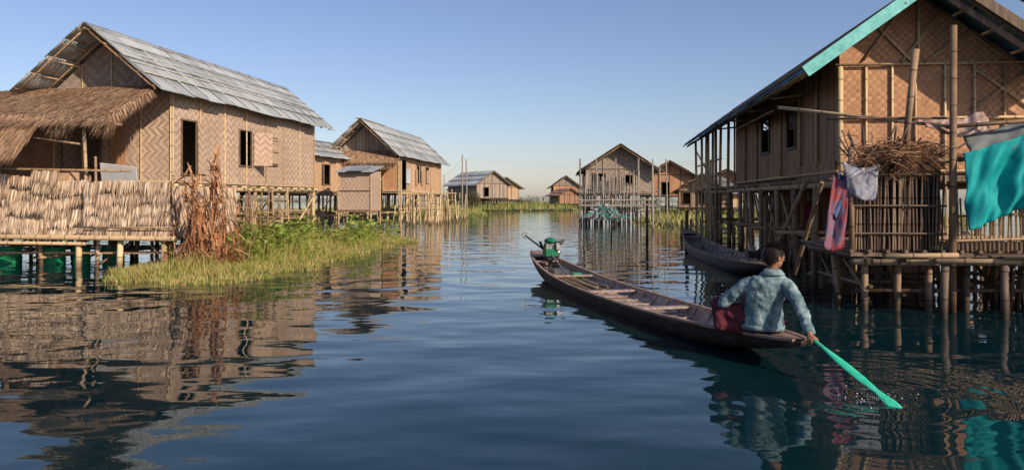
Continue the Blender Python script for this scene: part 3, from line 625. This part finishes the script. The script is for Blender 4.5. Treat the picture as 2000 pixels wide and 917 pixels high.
# ============================================================ VEGETATION
def inpoly(x,y,P):
    c=False; j=len(P)-1
    for i in range(len(P)):
        if (P[i][1]>y)!=(P[j][1]>y) and x<(P[j][0]-P[i][0])*(y-P[i][1])/(P[j][1]-P[i][1])+P[i][0]: c=not c
        j=i
    return c
def edged(x,y,P):
    m=1e9
    for i in range(len(P)):
        a=Vector(P[i]);b=Vector(P[(i+1)%len(P)]);p=Vector((x,y)); ab=b-a; t=max(0,min(1,(p-a).dot(ab)/ab.length_squared)); m=min(m,(p-a-ab*t).length)
    return m
def grass(name,P,n,h,w,mats,mudz=.06,dry=.2,lean=.35,lf=.9,er=.8):
    mb=MB(); xs=[p[0] for p in P]; ys=[p[1] for p in P]; k=0; tries=0
    while k<n and tries<n*8:
        tries+=1
        x=R.uniform(min(xs)-.3,max(xs)+.3);y=R.uniform(min(ys)-.3,max(ys)+.3)
        ins=inpoly(x,y,P); ed=edged(x,y,P)
        nz=mn.noise(Vector((x*lf,y*lf,0))); nz2=mn.noise(Vector((x*3,y*3,5)))
        if not ins and (ed>.25+nz*.5): continue
        e=min(1,ed/er) if ins else 0
        hh=h*(.3+.7*e)*(1+.8*nz+.5*nz2)*R.uniform(.5,1.25)
        if hh<.05: hh=.05
        a=R.uniform(0,6.28); a2=R.uniform(0,6.28)
        z=mudz*e
        mb.strand((x,y,z-.02),(math.cos(a)*lean,math.sin(a)*lean,1),hh,w*R.uniform(.6,1.4),(math.cos(a2),math.sin(a2),0),1 if R.random()<dry+.5*nz+.3*nz2 else 0,droop=R.uniform(0,.35)); k+=1
    o=mb.build(name,None,mats); 
    e=MB(); n0=len(P); cx=sum(xs)/n0; cy=sum(ys)/n0
    outer=[(a,b,-.03) for a,b in P]; inner=[(a+(cx-a)*.12,b+(cy-b)*.12,mudz*.7) for a,b in P]
    for i in range(n0):
        j=(i+1)%n0; e.quad(outer[i],outer[j],inner[j],inner[i]); e.tri(inner[i],inner[j],(cx,cy,mudz))
    m=e.build('mud_bank',o,[MUD]); return o
P1=[(-7.8,15.4),(-7.2,14.8),(-6.6,15.0),(-6.2,14.4),(-5.6,14.5),(-5.1,15.6),(-5.3,16.6),(-4.8,17.6),(-4.9,19),(-4.5,20.5),(-4.6,22.5),(-4.2,24.6),(-4.2,26.5),(-3.8,28.4),(-4.3,30.5),(-6,31.5),(-8,31),(-8.6,25),(-8.6,20),(-8.4,17)]
grass('marsh_grass',P1,60000,.46,.022,[GRASS,GRASS_DRY],dry=.32,er=1.4)
bl_=MB()
for i in range(1500):
    while True:
        x=R.uniform(-8,-4);y=R.uniform(17.5,30)
        if inpoly(x,y,P1) and edged(x,y,P1)>.35 and (mn.noise(Vector((x*.7,y*.5,3)))>.0): break
    hh=R.uniform(.25,.85)*(1+.5*mn.noise(Vector((x*.6,y*.6,9)))); a=R.uniform(0,6.28); t=Vector((x+math.cos(a)*.12,y+math.sin(a)*.12,hh))
    bl_.strand((x,y,.05),t-Vector((x,y,.05)),hh,.012,(1,0,0),0)
    ln=R.uniform(.08,.19); f=Vector((math.cos(a),math.sin(a),R.uniform(-.2,.9))).normalized(); s=Vector((-math.sin(a),math.cos(a),R.uniform(-.2,.2)))*ln*.5
    n=len(bl_.v); pts=[t-f*ln*.3,t-f*ln*.1+s*.8,t+f*ln*.35+s*.75,t+f*ln*.95,t+f*ln*.35-s*.75,t-f*ln*.1-s*.8]
    pts=[q+Vector((0,0,.03 if k in(1,2,4,5) else 0)) for k,q in enumerate(pts)]
    bl_.v+=[tuple(q) for q in pts]; bl_.f+=[(n,n+1,n+2,n+3),(n,n+3,n+4,n+5)]; bl_.uv+=[(0,0)]*8; bl_.m+=[0,0]
bl_.build('water_plants',None,[LEAF])
rd=MB()
for i in range(26):
    x=R.gauss(-6.8,.3); y=R.gauss(17.2,.35); hgt=R.uniform(.9,2.0) if i>7 else R.uniform(2.1,2.7)
    if i<8: x=-7.1+R.uniform(-.25,.6)
    lx,ly=R.uniform(-.3,.25),R.uniform(-.15,.15); top=Vector((x+lx*hgt*.5,y+ly,hgt))
    rd.poly([(x,y,-.1),(x+lx*.2,y,hgt*.5),top],[.02,.015,.006],6)
    for k in range(int(hgt*7)):
        t=R.uniform(.08,1)**.8; b=Vector((x,y,0)).lerp(top,t); a=R.uniform(0,6.28)
        up=R.uniform(.8,2.6) if R.random()<.6 else R.uniform(-.9,.1)
        rd.strand(b,(math.cos(a)*.6,math.sin(a)*.6,up),R.uniform(.35,.85),R.uniform(.045,.085),(-math.sin(a),math.cos(a),.3),0,droop=R.uniform(.2,.9),seg=5)
for i in range(1100):
    a=R.uniform(0,6.28); x=R.gauss(-6.75,.33); y=R.gauss(17.0,.4)
    rd.strand((x,y,R.uniform(0,.5)),(math.cos(a)*.5,math.sin(a)*.5,R.uniform(-.3,1)),R.uniform(.2,.7),.025,(-math.sin(a),math.cos(a),0),0,droop=.5,seg=3)
rd.build('dry_reed_clump',None,[REED])
r3=MB()
for i in range(14):
    x=R.uniform(-6.5,-5.9);y=R.uniform(17.5,19); hgt=R.uniform(1.0,2.1); top=Vector((x+R.uniform(-.2,.2),y,hgt)); r3.poly([(x,y,0),top],[.012,.005],5)
    for k in range(7):
        b=Vector((x,y,0)).lerp(top,R.uniform(.3,1)); a=R.uniform(0,6.28); r3.strand(b,(math.cos(a)*.6,math.sin(a)*.6,.9),R.uniform(.3,.7),.04,(-math.sin(a),math.cos(a),.2),0,droop=.9,seg=4)
r3.build('corn_stalks',None,[m_strand('stalk_leaf',[(.1,(.12,.11,.04)),(.5,(.32,.25,.09)),(.95,(.5,.36,.18))],.3)])
grass('far_reed_bank',[(-5.2,58),(-3.6,62),(-2.6,72),(-3.2,88),(-6,110),(-16,112),(-22,70),(-14,62),(-8,60)],9000,.75,.09,[GRASS_FAR,GRASS_DRY],dry=.15,mudz=.2)
grass('far_reed_bank',[(-4.5,92),(0,95),(3,98),(9,104),(9.5,125),(16,160),(-10,180),(-14,120)],9000,.9,.12,[GRASS_FAR,GRASS_DRY],dry=.12,mudz=.25)
grass('right_grass_bank',[(7.6,46),(8.8,40),(11,36),(16,36),(30,48),(40,90),(17,92),(12.5,70),(9,56)],14000,.6,.06,[GRASS_FAR,GRASS_DRY],dry=.35,mudz=.2)
grass('far_reed_bank',[(-30,34),(-14,34),(-11,40),(-12,60),(-22,80),(-60,80)],5000,.8,.08,[GRASS_FAR,GRASS_DRY],dry=.3,mudz=.2)
def bush(name,x,y,rx,h,n=2600,ls=.12):
    mb=MB()
    for i in range(14):
        a=R.uniform(0,6.28); mb.pole((x,y,0),(x+math.cos(a)*rx*.8,y+math.sin(a)*rx*.8,h*R.uniform(.5,1)),.03,.008,n=5)
    cl=[(x+R.uniform(-1,1)*rx*.75,y+R.uniform(-1,1)*rx*.75,h*R.uniform(.15,.9),R.uniform(.25,.5)*rx) for _ in range(22)]
    for i in range(n):
        c=R.choice(cl); v=Vector((R.gauss(0,1),R.gauss(0,1),R.gauss(0,1))).normalized()*c[3]*R.uniform(.5,1.05); p=Vector(c[:3])+v; a=R.uniform(0,6.28)
        mb.strand(p,(math.cos(a),math.sin(a),R.uniform(-.3,1)),ls*R.uniform(.7,1.6),ls*.5,(-math.sin(a),math.cos(a),.4),1)
    return mb.build(name,None,[POLE_DARK,BUSH])
bush('marsh_bush',-4.4,81,1.3,2.5)
bush('marsh_bush',-8.0,90,1.6,1.8); bush('marsh_bush',13.5,75,1.0,1.8,1200); bush('marsh_bush',2.0,130,2.5,1.6,1500,.2)
tl_=MB()
for i in range(9000):
    x=R.uniform(-420,420); y=R.uniform(380,460); hh=R.uniform(.6,1.2)*(2.0+2.0*mn.noise(Vector((x*.02,1,0))))
    tl_.strand((x,y,0),(R.uniform(-.2,.2),0,1),hh,R.uniform(1,3),(1,0,0),0)
tl_.build('distant_reed_line',None,[m_strand('distant_reeds',[(.1,(.20,.24,.22)),(.9,(.38,.40,.35))],.2)])

# ============================================================ WATER POSTS, UTILITY LINES
def post(name,x,y,z,r=.05,mat=POLE_DARK,n=1,sp=.3):
    mb=MB()
    for i in range(n): mb.pole((x+i*sp,y+R.uniform(-.1,.1),-1),(x+i*sp+R.uniform(-.08,.08),y,z*R.uniform(.92,1)),r,r*.8,n=7,wob=.03)
    return mb.build(name,None,[mat])
post('mooring_post',5.3,30.0,1.35,.06); post('mooring_post',5.65,25.0,1.3,.07); post('mooring_post',6.9,31.5,.8,.06,POLE,3,.45); post('mooring_post',4.05,31.8,.5,.04); post('mooring_post',6.25,24.2,2.9,.035,POLE_PALE); post('mooring_post',7.0,38,3.6,.05,POLE_GREY)
post('mooring_post',8.6,47,4.3,.05,POLE_GREY,2,.9); post('mooring_post',-4.6,52,.7,.05,POLE,3,.6)
for i,(x,y,z) in enumerate(((-4.55,70,5.7),(-4.1,70,5.5),(-7.8,88,4.5),(14.5,90,5.8),(22,72,6.3))):
    post('utility_pole',x,y,z,.07 if i<2 else .06,POLE_GREY)
for i,(a,b) in enumerate((((-4.5,70,5.4),(14.5,90,5.6)),((-4.1,70,5.2),(14.5,90,5.3)),((14.5,90,5.6),(22,72,6.1)),((14.5,90,5.3),(22,72,5.8)),((-7.8,88,4.4),(-4.5,70,5.4)))):
    w=MB(); a=Vector(a);b=Vector(b); pts=[a.lerp(b,t/12)-Vector((0,0,.35*math.sin(math.pi*t/12))) for t in range(13)]; w.poly(pts,[.008]*13,4); w.build('power_line',None,[POLE_GREY])

# ============================================================ BOATS
WOODIN=m_noise('boat_wood_inside',[(.3,(.15,.10,.08)),(.5,(.32,.235,.195)),(.7,(.50,.40,.34))],3,.6,(1,6,6),bump=.01)
WOODOUT=m_noise('boat_hull_tarred',[(.35,(.018,.013,.012)),(.55,(.05,.032,.028)),(.75,(.12,.08,.065))],4,.5,(1,5,5),bump=.006)
RIM=m_noise('boat_rim',[(.3,(.18,.115,.08)),(.7,(.42,.29,.22))],5,.6)
def boat(name,A,B,zA,zB,W,zm,fl=.03,ns=44,sag=2.2):
    A=Vector((*A,0));B=Vector((*B,0)); L=(B-A).length; ang=math.atan2((B-A).y,(B-A).x)
    e=empty(name,A.x,A.y,ang); 
    def prm(t):
        s=abs(2*t-1); ze=zA if t<.5 else zB
        z=zm+(ze-zm)*s**sag; hw=W*(1-s**2.3)**.75+.045+.03*s
        keel=-.16+(ze-.05+.16)*s**3.2; keel=min(keel,z-.05)
        return z,hw,keel
    out=MB(); inn=MB()
    def sect(t,inner):
        z,hw,k=prm(t)
        if inner:
            f=max(fl,k+.035); hwf=hw*.72; 
            prof=[(-hw+.025,z),(-hw*.93+.02,z*.6+f*.4),(-hwf,f+.01),(-hwf*.5,f),(0,f),(hwf*.5,f),(hwf,f+.01),(hw*.93-.02,z*.6+f*.4),(hw-.025,z)]
        else:
            prof=[]
            for i in range(9):
                a=math.pi*i/8; cx=-math.cos(a); sn=math.sin(a)
                prof.append((hw*(abs(cx)**.6)*(1 if cx>0 else -1)*(1),z-(z-k)*sn**.75))
        return [(t*L,y,zz) for y,zz in prof]
    for g,inner in ((out,False),(inn,True)):
        rows=[sect(i/ns,inner) for i in range(ns+1)]
        for r in rows: g.v+=r
        for i in range(ns):
            for j in range(8):
                a=i*9+j; f=(a,a+9,a+10,a+1); g.f.append(f); g.m.append(0); g.uv+=[(0,0)]*4
        for i in (0,ns):
            f=tuple(i*9+j for j in range(9)); g.f.append(f); g.m.append(0); g.uv+=[(0,0)]*9
    out.build('hull_outside',e,[WOODOUT],smooth=True); inn.build('hull_inside',e,[WOODIN],smooth=False)
    rm=MB()
    for sd in (-1,1):
        pr=None
        for i in range(ns+1):
            z,hw,k=prm(i/ns); q=Vector((i/ns*L,sd*(hw-.005),z+.008))
            if pr is not None: rm.beam(pr,q,.05,.026)
            pr=q
    for i in range(3,ns-2,2):
        t=i/ns; z,hw,k=prm(t); f=max(fl,k+.035)
        if hw>.15:
            for sd in (-1,1): rm.beam((t*L,sd*(hw-.035),z-.01),(t*L,sd*hw*.72,f+.02),.03,.02,m=1)
            rm.beam((t*L,-hw*.72,f+.02),(t*L,hw*.72,f+.02),.03,.02,m=1)
    for t in (.12,.32,.52,.72,.9):
        z,hw,k=prm(t); rm.box((t*L,0,z-.025),(.13,2*hw-.06,.025),m=1)
    for t0,t1 in ((0,.075),(.93,1)):
        z0,h0,_=prm(t0);z1,h1,_=prm(t1); rm.quad((t0*L,-h0,z0+.012),(t1*L,-h1,z1+.012),(t1*L,h1,z1+.012),(t0*L,h0,z0+.012),m=0)
    rm.build('rim_and_ribs',e,[RIM,WOODIN],bevel=.004)
    return e,prm,L
bt,prm,BL=boat('long_wooden_boat',(2.67,7.1),(.5,16.8),.29,.46,.42,.17)
st=MB()
for i in range(20): 
    y=R.uniform(-.22,.2); x=R.uniform(5.4,6.0); st.pole((x,y,.07+R.uniform(0,.08)),(x+R.uniform(1.6,2.6),y+R.uniform(-.06,.06),.1+R.uniform(0,.1)),.014,n=5)
st.build('bamboo_sticks',bt,[POLE_PALE])
GREEN=m_noise('engine_green',[(.3,(.01,.10,.05)),(.7,(.02,.20,.10))],8,.35); METAL=m_noise('engine_metal',[(.3,(.12,.12,.12)),(.7,(.45,.45,.43))],9,.35,metal=.7); BLACK=m_noise('engine_black',[(.3,(.01,.01,.01)),(.7,(.04,.04,.04))],5,.5)
eg=empty('longtail_boat_motor',.78,15.75,math.atan2(9.7,-2.17)); eg.location.z=.36
g=MB()
g.box((0,0,.15),(.30,.24,.15),0); g.box((.02,0,.27),(.22,.2,.12),1); g.ell((0,.0,.38),((.17,0,0),(0,.12,0),(0,0,.07)),m=0)
g.pole((0,-.12,.15),(0,-.18,.15),.12,n=16,m=1); g.pole((0,-.18,.15),(0,-.205,.15),.07,n=14,m=2); g.box((.1,-.18,.31),(.14,.12,.12),2); g.box((-.16,-.13,.28),(.1,.1,.14),1); g.pole((-.17,-.15,.3),(-.24,-.22,.42),.035,n=10,m=1)
g.box((0,0,.03),(.5,.2,.06),2); g.pole((0,0,-.2),(0,0,.03),.04,m=2); g.pole((.17,.1,.2),(.22,.16,.36),.03,m=2)
g.pole((.1,0,.12),(1.55,.15,.42),.024,.018,n=8,m=2)
g.pole((-.1,0,.1),(-1.35,.0,-.22),.018,n=8,m=1)
for a in range(3):
    t=a*2.094; g.box((1.57,.15+.05*math.cos(t),.42+.05*math.sin(t)),(.02,.035,.10),1,rot=Matrix.Rotation(t,3,'X'))
g.build('motor_body',eg,[GREEN,METAL,BLACK],bevel=.012)
bb=MB(); bb.box((7.9,.05,.16),(.5,.3,.18),0); bb.box((7.3,-.12,.13),(.2,.16,.2),1); bb.build('fuel_cans',bt,[m_noise('can_dark',[(.3,(.03,.04,.04)),(.7,(.1,.1,.1))],4,.4),m_noise('can_green',[(.3,(.02,.15,.08)),(.7,(.05,.3,.15))],4,.4)],bevel=.02)
b2,_,_=boat('moored_wooden_boat',(5.0,14.9),(5.55,24.4),.32,.62,.42,.26)
mt=empty('moored_boat_motor',5.12,16.4,1.5); mt.location.z=.3
g=MB(); g.box((0,0,.12),(.3,.22,.16),0); g.box((.03,0,.24),(.16,.14,.09),1); g.box((-.1,.02,.25),(.08,.1,.12),2); g.pole((0,-.12,.1),(0,-.18,.1),.1,n=14,m=0); g.pole((-.1,0,.1),(-.9,0,.35),.02,m=0); g.build('motor_body',mt,[BLACK,m_noise('motor_red',[(.3,(.2,.02,.02)),(.7,(.32,.035,.03))],5,.4),METAL],bevel=.012)

# ============================================================ MAN
SKIN=m_noise('skin',[(.3,(.27,.125,.07)),(.7,(.36,.18,.105))],9,.5)
def m_denim():
    m,nt,b=newmat('denim',.85); o=OBJ(nt); n=NOISE(nt,o,9,5,.6); w=NOISE(nt,o,150,2,.5)
    c=RAMP(nt,M(nt,'ADD',M(nt,'MULTIPLY',n,.88),M(nt,'MULTIPLY',w,.12)),[(.32,(.055,.10,.125)),(.5,(.15,.225,.245)),(.68,(.36,.44,.44))]); nt.links.new(c,b.inputs['Base Color']); BUMP(nt,b,n,.012,.6); return m
DENIM=m_denim()
LONGYI=m_noise('longyi_maroon',[(.3,(.065,.014,.024)),(.7,(.15,.03,.045))],6,.85,bump=.008)
HAIR=m_strand('hair',[(.1,(.010,.007,.006)),(.9,(.045,.03,.024))],0,.45)
man=empty('seated_boatman',0,0,0)
V=Vector
def frust(mb,pts,rads,n=14):
    for i in range(len(pts)-1): mb.pole(pts[i],pts[i+1],rads[i],rads[i+1],n=n)
    for p_,r_ in zip(pts,rads): mb.ell(p_,((r_,0,0),(0,r_,0),(0,0,r_)),n,8)
def remesh(o,vox,sm=4,disp=0,dsc=.09):
    m=o.modifiers.new('r','REMESH'); m.mode='VOXEL'; m.voxel_size=vox; m.use_smooth_shade=True
    s_=o.modifiers.new('sm','SMOOTH'); s_.iterations=sm; s_.factor=.6
    if disp:
        tx=bpy.data.textures.new('folds','CLOUDS'); tx.noise_scale=dsc; tx.noise_depth=1
        d_=o.modifiers.new('d','DISPLACE'); d_.texture=tx; d_.strength=disp; d_.mid_level=.5; d_.texture_coords='LOCAL'
HC=V((2.56,7.50,1.035)); f=V((.93,.35,-.13)).normalized(); sd=V((.35,-.93,0)).normalized(); upv=sd.cross(f).normalized(); upv=upv if upv.z>0 else -upv
HANDP=V((2.735,6.97,.325)); TIP=V((2.97,5.85,-.02)); pd=(TIP-HANDP).normalized()
shL=V((2.325,7.62,.765)); elL=V((2.13,7.74,.56)); wrL=V((2.27,7.93,.46))
shR=V((2.69,7.44,.765)); elR=V((2.725,7.22,.55)); wrR=V((2.725,7.03,.375))
hipL=V((2.40,7.66,.36));hipR=V((2.58,7.62,.36)); knL=V((2.12,7.86,.52)); anL=V((2.32,8.05,.30)); knR=V((2.50,8.04,.55)); anR=V((2.42,8.02,.28))
b=MB()
frust(b,[V((2.49,7.60,.42)),V((2.49,7.58,.62)),V((2.51,7.56,.76)),V((2.548,7.522,.9)),HC-V((0,0,.03))],[.11,.105,.085,.052,.052])
frust(b,[shL+V((.03,0,-.01)),elL,wrL],[.045,.04,.028]); frust(b,[shR+V((-.03,.01,-.01)),elR,wrR],[.045,.04,.028])
frust(b,[V((2.51,7.56,.74)),shL+V((.04,0,-.02))],[.07,.045]); frust(b,[V((2.51,7.56,.74)),shR+V((-.04,.01,-.02))],[.07,.045])
frust(b,[hipL,knL,anL],[.085,.06,.04]); frust(b,[hipR,knR,anR],[.085,.06,.04])
frust(b,[anL,anL+V((-.05,.16,-.03))],[.04,.025]); frust(b,[anR,anR+V((0,.17,-.02))],[.04,.025])
b.ell(HC+upv*.02,(f*.098,sd*.078,upv*.098)); b.ell(HC+f*.03-upv*.045,(f*.062,sd*.058,upv*.062)); b.ell(HC+f*.068-upv*.078,(f*.024,sd*.028,upv*.02))
b.ell(HC+f*.078+upv*.028,(f*.02,sd*.05,upv*.014))
frust(b,[HC+f*.09+upv*.012,HC+f*.112-upv*.018],[.009,.014],10)
b.ell(HC+f*.092-upv*.044,(f*.012,sd*.024,upv*.007)); b.ell(HC+f*.090-upv*.055,(f*.012,sd*.02,upv*.007))
for s_ in (-1,1):
    b.ell(HC+sd*s_*.084-f*.006-upv*.012,(f*.02,sd*.012,upv*.032)); b.ell(HC+f*.066+sd*s_*.035-upv*.02,(f*.02,sd*.02,upv*.018))
def hand(b,c,wr,d,n1,shaft_r=.016,flip=1):
    n2=d.cross(n1).normalized()*flip
    an=lambda a,r: n1*math.cos(a)*r+n2*math.sin(a)*r
    palm=c+an(math.radians(110),.036); b.ell(palm,(d*.042,an(math.radians(110),.016),an(math.radians(20),.036))); frust(b,[wr,palm],[.028,.024],10)
    lens=[1.0,1.08,1.02,.85]
    for k in range(4):
        o=d*((k-1.5)*.0215); rr_=shaft_r+.011; l=lens[k]
        pts=[c+o+an(math.radians(80),rr_+.014),c+o+an(math.radians(35),rr_+.008),c+o+an(math.radians(-25*l),rr_),c+o+an(math.radians(-85*l),rr_),c+o+an(math.radians(-130*l),rr_-.001)]
        frust(b,pts,[.0105,.0100,.0095,.0088,.0075],8)
    o=-d*.052; frust(b,[palm+o*.5+an(math.radians(170),.012),c+o*.9+an(math.radians(165),.034),c+o*.8+an(math.radians(205),.029),c+o*.55+an(math.radians(240),.026)],[.015,.0125,.011,.009],8)
n1=(V((0,0,1))-pd*pd.z).normalized()
hand(b,HANDP,wrR,pd,(n1),flip=1)
hand(b,V((2.33,8.0,.47)),wrL,V((1,.2,0)).normalized(),V((0,0,1)))
bo=b.build('body',man,[SKIN],smooth=True); remesh(bo,.0055,3)
ey=MB()
for s_ in (-1,1): ey.ell(HC+f*.083+sd*s_*.032+upv*.008,(f*.012,sd*.014,upv*.009),m=0); ey.ell(HC+f*.092+sd*s_*.032+upv*.008,(f*.005,sd*.006,upv*.006),m=1)
ey.build('eyes',man,[m_noise('eye_white',[(0,(.5,.48,.45)),(1,(.6,.58,.55))],2,.3),BLACK],smooth=True)
hb=MB(); hb.ell(HC+upv*.038-f*.020,(f*.096,sd*.084,upv*.092),20,12); hb.ell(HC-f*.050-upv*.012,(f*.055,sd*.068,upv*.062))
hair_c=HC+upv*.036-f*.016
for i in range(3600):
    v=V((R.gauss(0,1),R.gauss(0,1),R.gauss(0,1))).normalized()
    loc=f*v.x*.098+sd*v.y*.084+upv*v.z*.094; 
    if v.z<-.15 and v.x>-.3: continue
    if v.z<.1 and v.x>-.12 and v.x<.35 : continue
    if v.x>.55 and v.z<.35: continue
    q=hair_c+loc; d_=(f*.3*R.uniform(-1,1.5)+sd*v.y*.5+upv*(-.9 if v.z<.5 else R.uniform(-.2,.3))+loc.normalized()*.34)
    hb.strand(q,d_,R.uniform(.028,.055),.007,d_.cross(loc).normalized(),0,droop=.3,seg=2)
hb.build('hair',man,[HAIR])
j=MB(); wx=V((.965,-.26,0)); wy=V((.26,.965,0))
rings=[((2.485,7.61,.315),.185,.15),((2.485,7.605,.34),.195,.155),((2.485,7.60,.42),.185,.15),((2.487,7.59,.52),.178,.14),((2.495,7.58,.62),.185,.138),((2.505,7.56,.71),.195,.135),((2.51,7.545,.78),.2,.122),((2.525,7.53,.83),.165,.10),((2.54,7.52,.865),.105,.085),((2.545,7.515,.885),.08,.075)]
j.ring([(V(c),wx*a,wy*bb_) for c,a,bb_ in rings],28)
frust(j,[shL+V((.03,0,-.01)),(shL+elL)/2,elL,elL.lerp(wrL,.9)],[.078,.068,.058,.046],16)
frust(j,[shR+V((-.03,.01,-.01)),(shR+elR)/2,elR,elR.lerp(wrR,.5),elR.lerp(wrR,.86)],[.078,.066,.056,.05,.044],16)
for q_,r_ in ((elR.lerp(wrR,.12),.061),(elR.lerp(wrR,.3),.057),(elR.lerp(shR,.2),.064)):
    dd=(wrR-elR).normalized(); j.pole(q_-dd*.008,q_+dd*.008,r_,r_*.97,n=14)
jo=j.build('denim_jacket',man,[DENIM],smooth=True); remesh(jo,.008,3,.03,.07)
jd=MB()
cc=V((2.548,7.515,.0))
jd.ring([(cc+V((0,0,.905)),wx*.068,wy*.066),(cc+V((0,0,.918)),wx*.072,wy*.070),(cc+V((0,0,.890)),wx*.092,wy*.088),(cc+V((-.004,-.002,.862)),wx*.118,wy*.102)],24,cap=False)
cuff=elR.lerp(wrR,.84); cd=(wrR-elR).normalized(); jd.pole(cuff-cd*.02,cuff+cd*.045,.049,.048,n=16)
jd.ring([(V((2.485,7.605,.312)),wx*.198,wy*.160),(V((2.485,7.605,.335)),wx*.204,wy*.166),(V((2.485,7.603,.362)),wx*.202,wy*.163)],32,cap=False)
jd.build('jacket_collar_cuffs',man,[DENIM],smooth=True,solid=.009)
sm=MB()
def seam(pts):
    sm.poly(pts,[.0035]*len(pts),5)
def onback(x,z,off=.004):
    rs=rings
    for (c0,a0,b0),(c1,a1,b1) in zip(rs,rs[1:]):
        if c0[2]<=z<=c1[2]:
            t=(z-c0[2])/(c1[2]-c0[2]); c=V(c0).lerp(V(c1),t); a=a0+(a1-a0)*t; bb_=b0+(b1-b0)*t
            q=max(0,1-(x/a)**2)**.5; return c+wx*x-wy*(bb_*q+off)
seam([onback(-.15+.03*i,.735+.0*i) for i in range(11)])
seam([onback(-.10+.03*i/7,.73-.37*i/7) for i in range(8)]); seam([onback(.10-.03*i/7,.73-.37*i/7) for i in range(8)])
sm.build('jacket_seams',man,[m_noise('seam',[(0,(.05,.08,.10)),(1,(.10,.14,.16))],5)])
lg=MB(); 
lg.ell((2.49,7.66,.37),((.2,0,0),(0,.17,0),(0,0,.10)))
frust(lg,[hipL,hipL.lerp(knL,.5),knL,knL.lerp(anL,.9)],[.12,.105,.085,.075]); frust(lg,[hipR,hipR.lerp(knR,.5),knR,knR.lerp(anR,.9)],[.12,.105,.085,.07])
frust(lg,[hipL.lerp(knL,.6),hipR.lerp(knR,.6)],[.09,.09]); frust(lg,[knL.lerp(anL,.5),knR.lerp(anR,.5)],[.07,.07])
frust(lg,[V((2.14,7.80,.33)),V((2.3,7.72,.32))],[.06,.09]); frust(lg,[knL+V((0,-.02,-.02)),V((2.12,7.79,.33))],[.08,.075])
lo=lg.build('longyi',man,[LONGYI],smooth=True); remesh(lo,.010,4,.035,.08)
pm,nt,bs=newmat('paddle_mint',.35); n_=NOISE(nt,OBJ(nt),9,4,.6); nt.links.new(RAMP(nt,n_,[(.3,(.02,.55,.30)),(.7,(.08,.72,.45))]),bs.inputs['Base Color']); bs.inputs['Specular IOR Level'].default_value=.5
pdl=empty('mint_green_paddle',0,0,0); pb=MB(); LT=(TIP-HANDP).length
side=V((.9,.2,.35)); side=(side-pd*side.dot(pd)).normalized(); thn=pd.cross(side).normalized(); st_=HANDP-pd*.10
prof=[(0,.012,.012),(.02,.016,.016),(.10,.016,.016),(.26,.016,.015),(.36,.024,.012),(.48,.033,.009),(.62,.037,.008),(.80,.036,.007),(.92,.028,.007),(1.0,.022,.008),(1.06,.03,.007),(1.16,.042,.006),(1.24,.038,.005),(1.29,.02,.004)]
pb.ring([(st_+pd*s,side*a,thn*t) for s,a,t in prof],16); pb.build('paddle',pdl,[pm],smooth=True)
# small water droplets thrown up where the blade enters
dm,nt,bs=newmat('water_droplets',.05); bs.inputs['Base Color'].default_value=(.75,.8,.82,1); bs.inputs['Specular IOR Level'].default_value=.6
dp=MB()
for i in range(60):
    a=R.uniform(0,6.28); r_=abs(R.gauss(0,.16)); s_=R.uniform(.0018,.005)
    dp.ell((2.93+math.cos(a)*r_,6.12+math.sin(a)*r_*1.3,R.uniform(.0,.05)),((s_*1.3,0,0),(0,s_*1.3,0),(0,0,s_)),6,4)
dp.build('paddle_splash',None,[dm],smooth=True)

# ============================================================ WATER
wm,nt,bs=newmat('lake_water',.015); bs.inputs['IOR'].default_value=1.33; bs.inputs['Specular IOR Level'].default_value=.5
bs.inputs['Base Color'].default_value=(.003,.020,.026,1)
ob=OBJ(nt)
hA=M(nt,'MULTIPLY',NOISE(nt,ob,.8,1,.4,(1,1.4,1)),.030)
hB=M(nt,'MULTIPLY',NOISE(nt,ob,2.2,1,.4,(.8,1.5,1)),.0050)
hC=M(nt,'MULTIPLY',NOISE(nt,ob,9,2,.5,(.5,1.4,1)),.00035)
ds=N(nt,'ShaderNodeVectorMath',operation='DISTANCE'); nt.links.new(ob,ds.inputs[0]); ds.inputs[1].default_value=(2.95,6.3,0); dist=ds.outputs['Value']
rg=M(nt,'MULTIPLY',M(nt,'SINE',M(nt,'MULTIPLY',dist,34.0)),M(nt,'MULTIPLY',M(nt,'EXPONENT',M(nt,'MULTIPLY',dist,-1.3)),.0018))
h=M(nt,'ADD',M(nt,'ADD',hA,hB),M(nt,'ADD',hC,rg)); BUMP(nt,bs,h,1,1)
w=MB(); w.quad((-2500,-500,0),(2500,-500,0),(2500,4500,0),(-2500,4500,0)); w.build('water',None,[wm])

# ============================================================ LIGHT, SKY, CAMERA
sx,sy,el=.66,-.75,math.radians(28)
wd=bpy.data.worlds.new('World'); sc.world=wd; wd.use_nodes=True; nt=wd.node_tree; bg=nt.nodes['Background']
sk=N(nt,'ShaderNodeTexSky',sky_type='NISHITA'); sk.sun_disc=False; sk.sun_elevation=el; sk.sun_rotation=math.atan2(sx,sy); sk.air_density=1.0; sk.dust_density=.6; sk.ozone_density=2.6
tint=MIX(nt,1.0,sk.outputs[0],(1.04,.96,1.06),'MULTIPLY')
nt.links.new(tint,bg.inputs[0]); bg.inputs[1].default_value=.112
sl=bpy.data.lights.new('sun','SUN'); sl.energy=5.0; sl.angle=math.radians(.5); sl.color=(1,.85,.67)
so=bpy.data.objects.new('sun',sl); sc.collection.objects.link(so)
sv=V((sx*math.cos(el),sy*math.cos(el),math.sin(el))); so.rotation_euler=sv.to_track_quat('Z','Y').to_euler()
cd_=bpy.data.cameras.new('camera'); co=bpy.data.objects.new('camera',cd_); sc.collection.objects.link(co)
co.location=(0,0,1.6); co.rotation_euler=(math.radians(90),0,0); cd_.lens=27; cd_.sensor_width=36; cd_.shift_y=-.0352; cd_.clip_end=6000; cd_.clip_start=.05
sc.camera=co
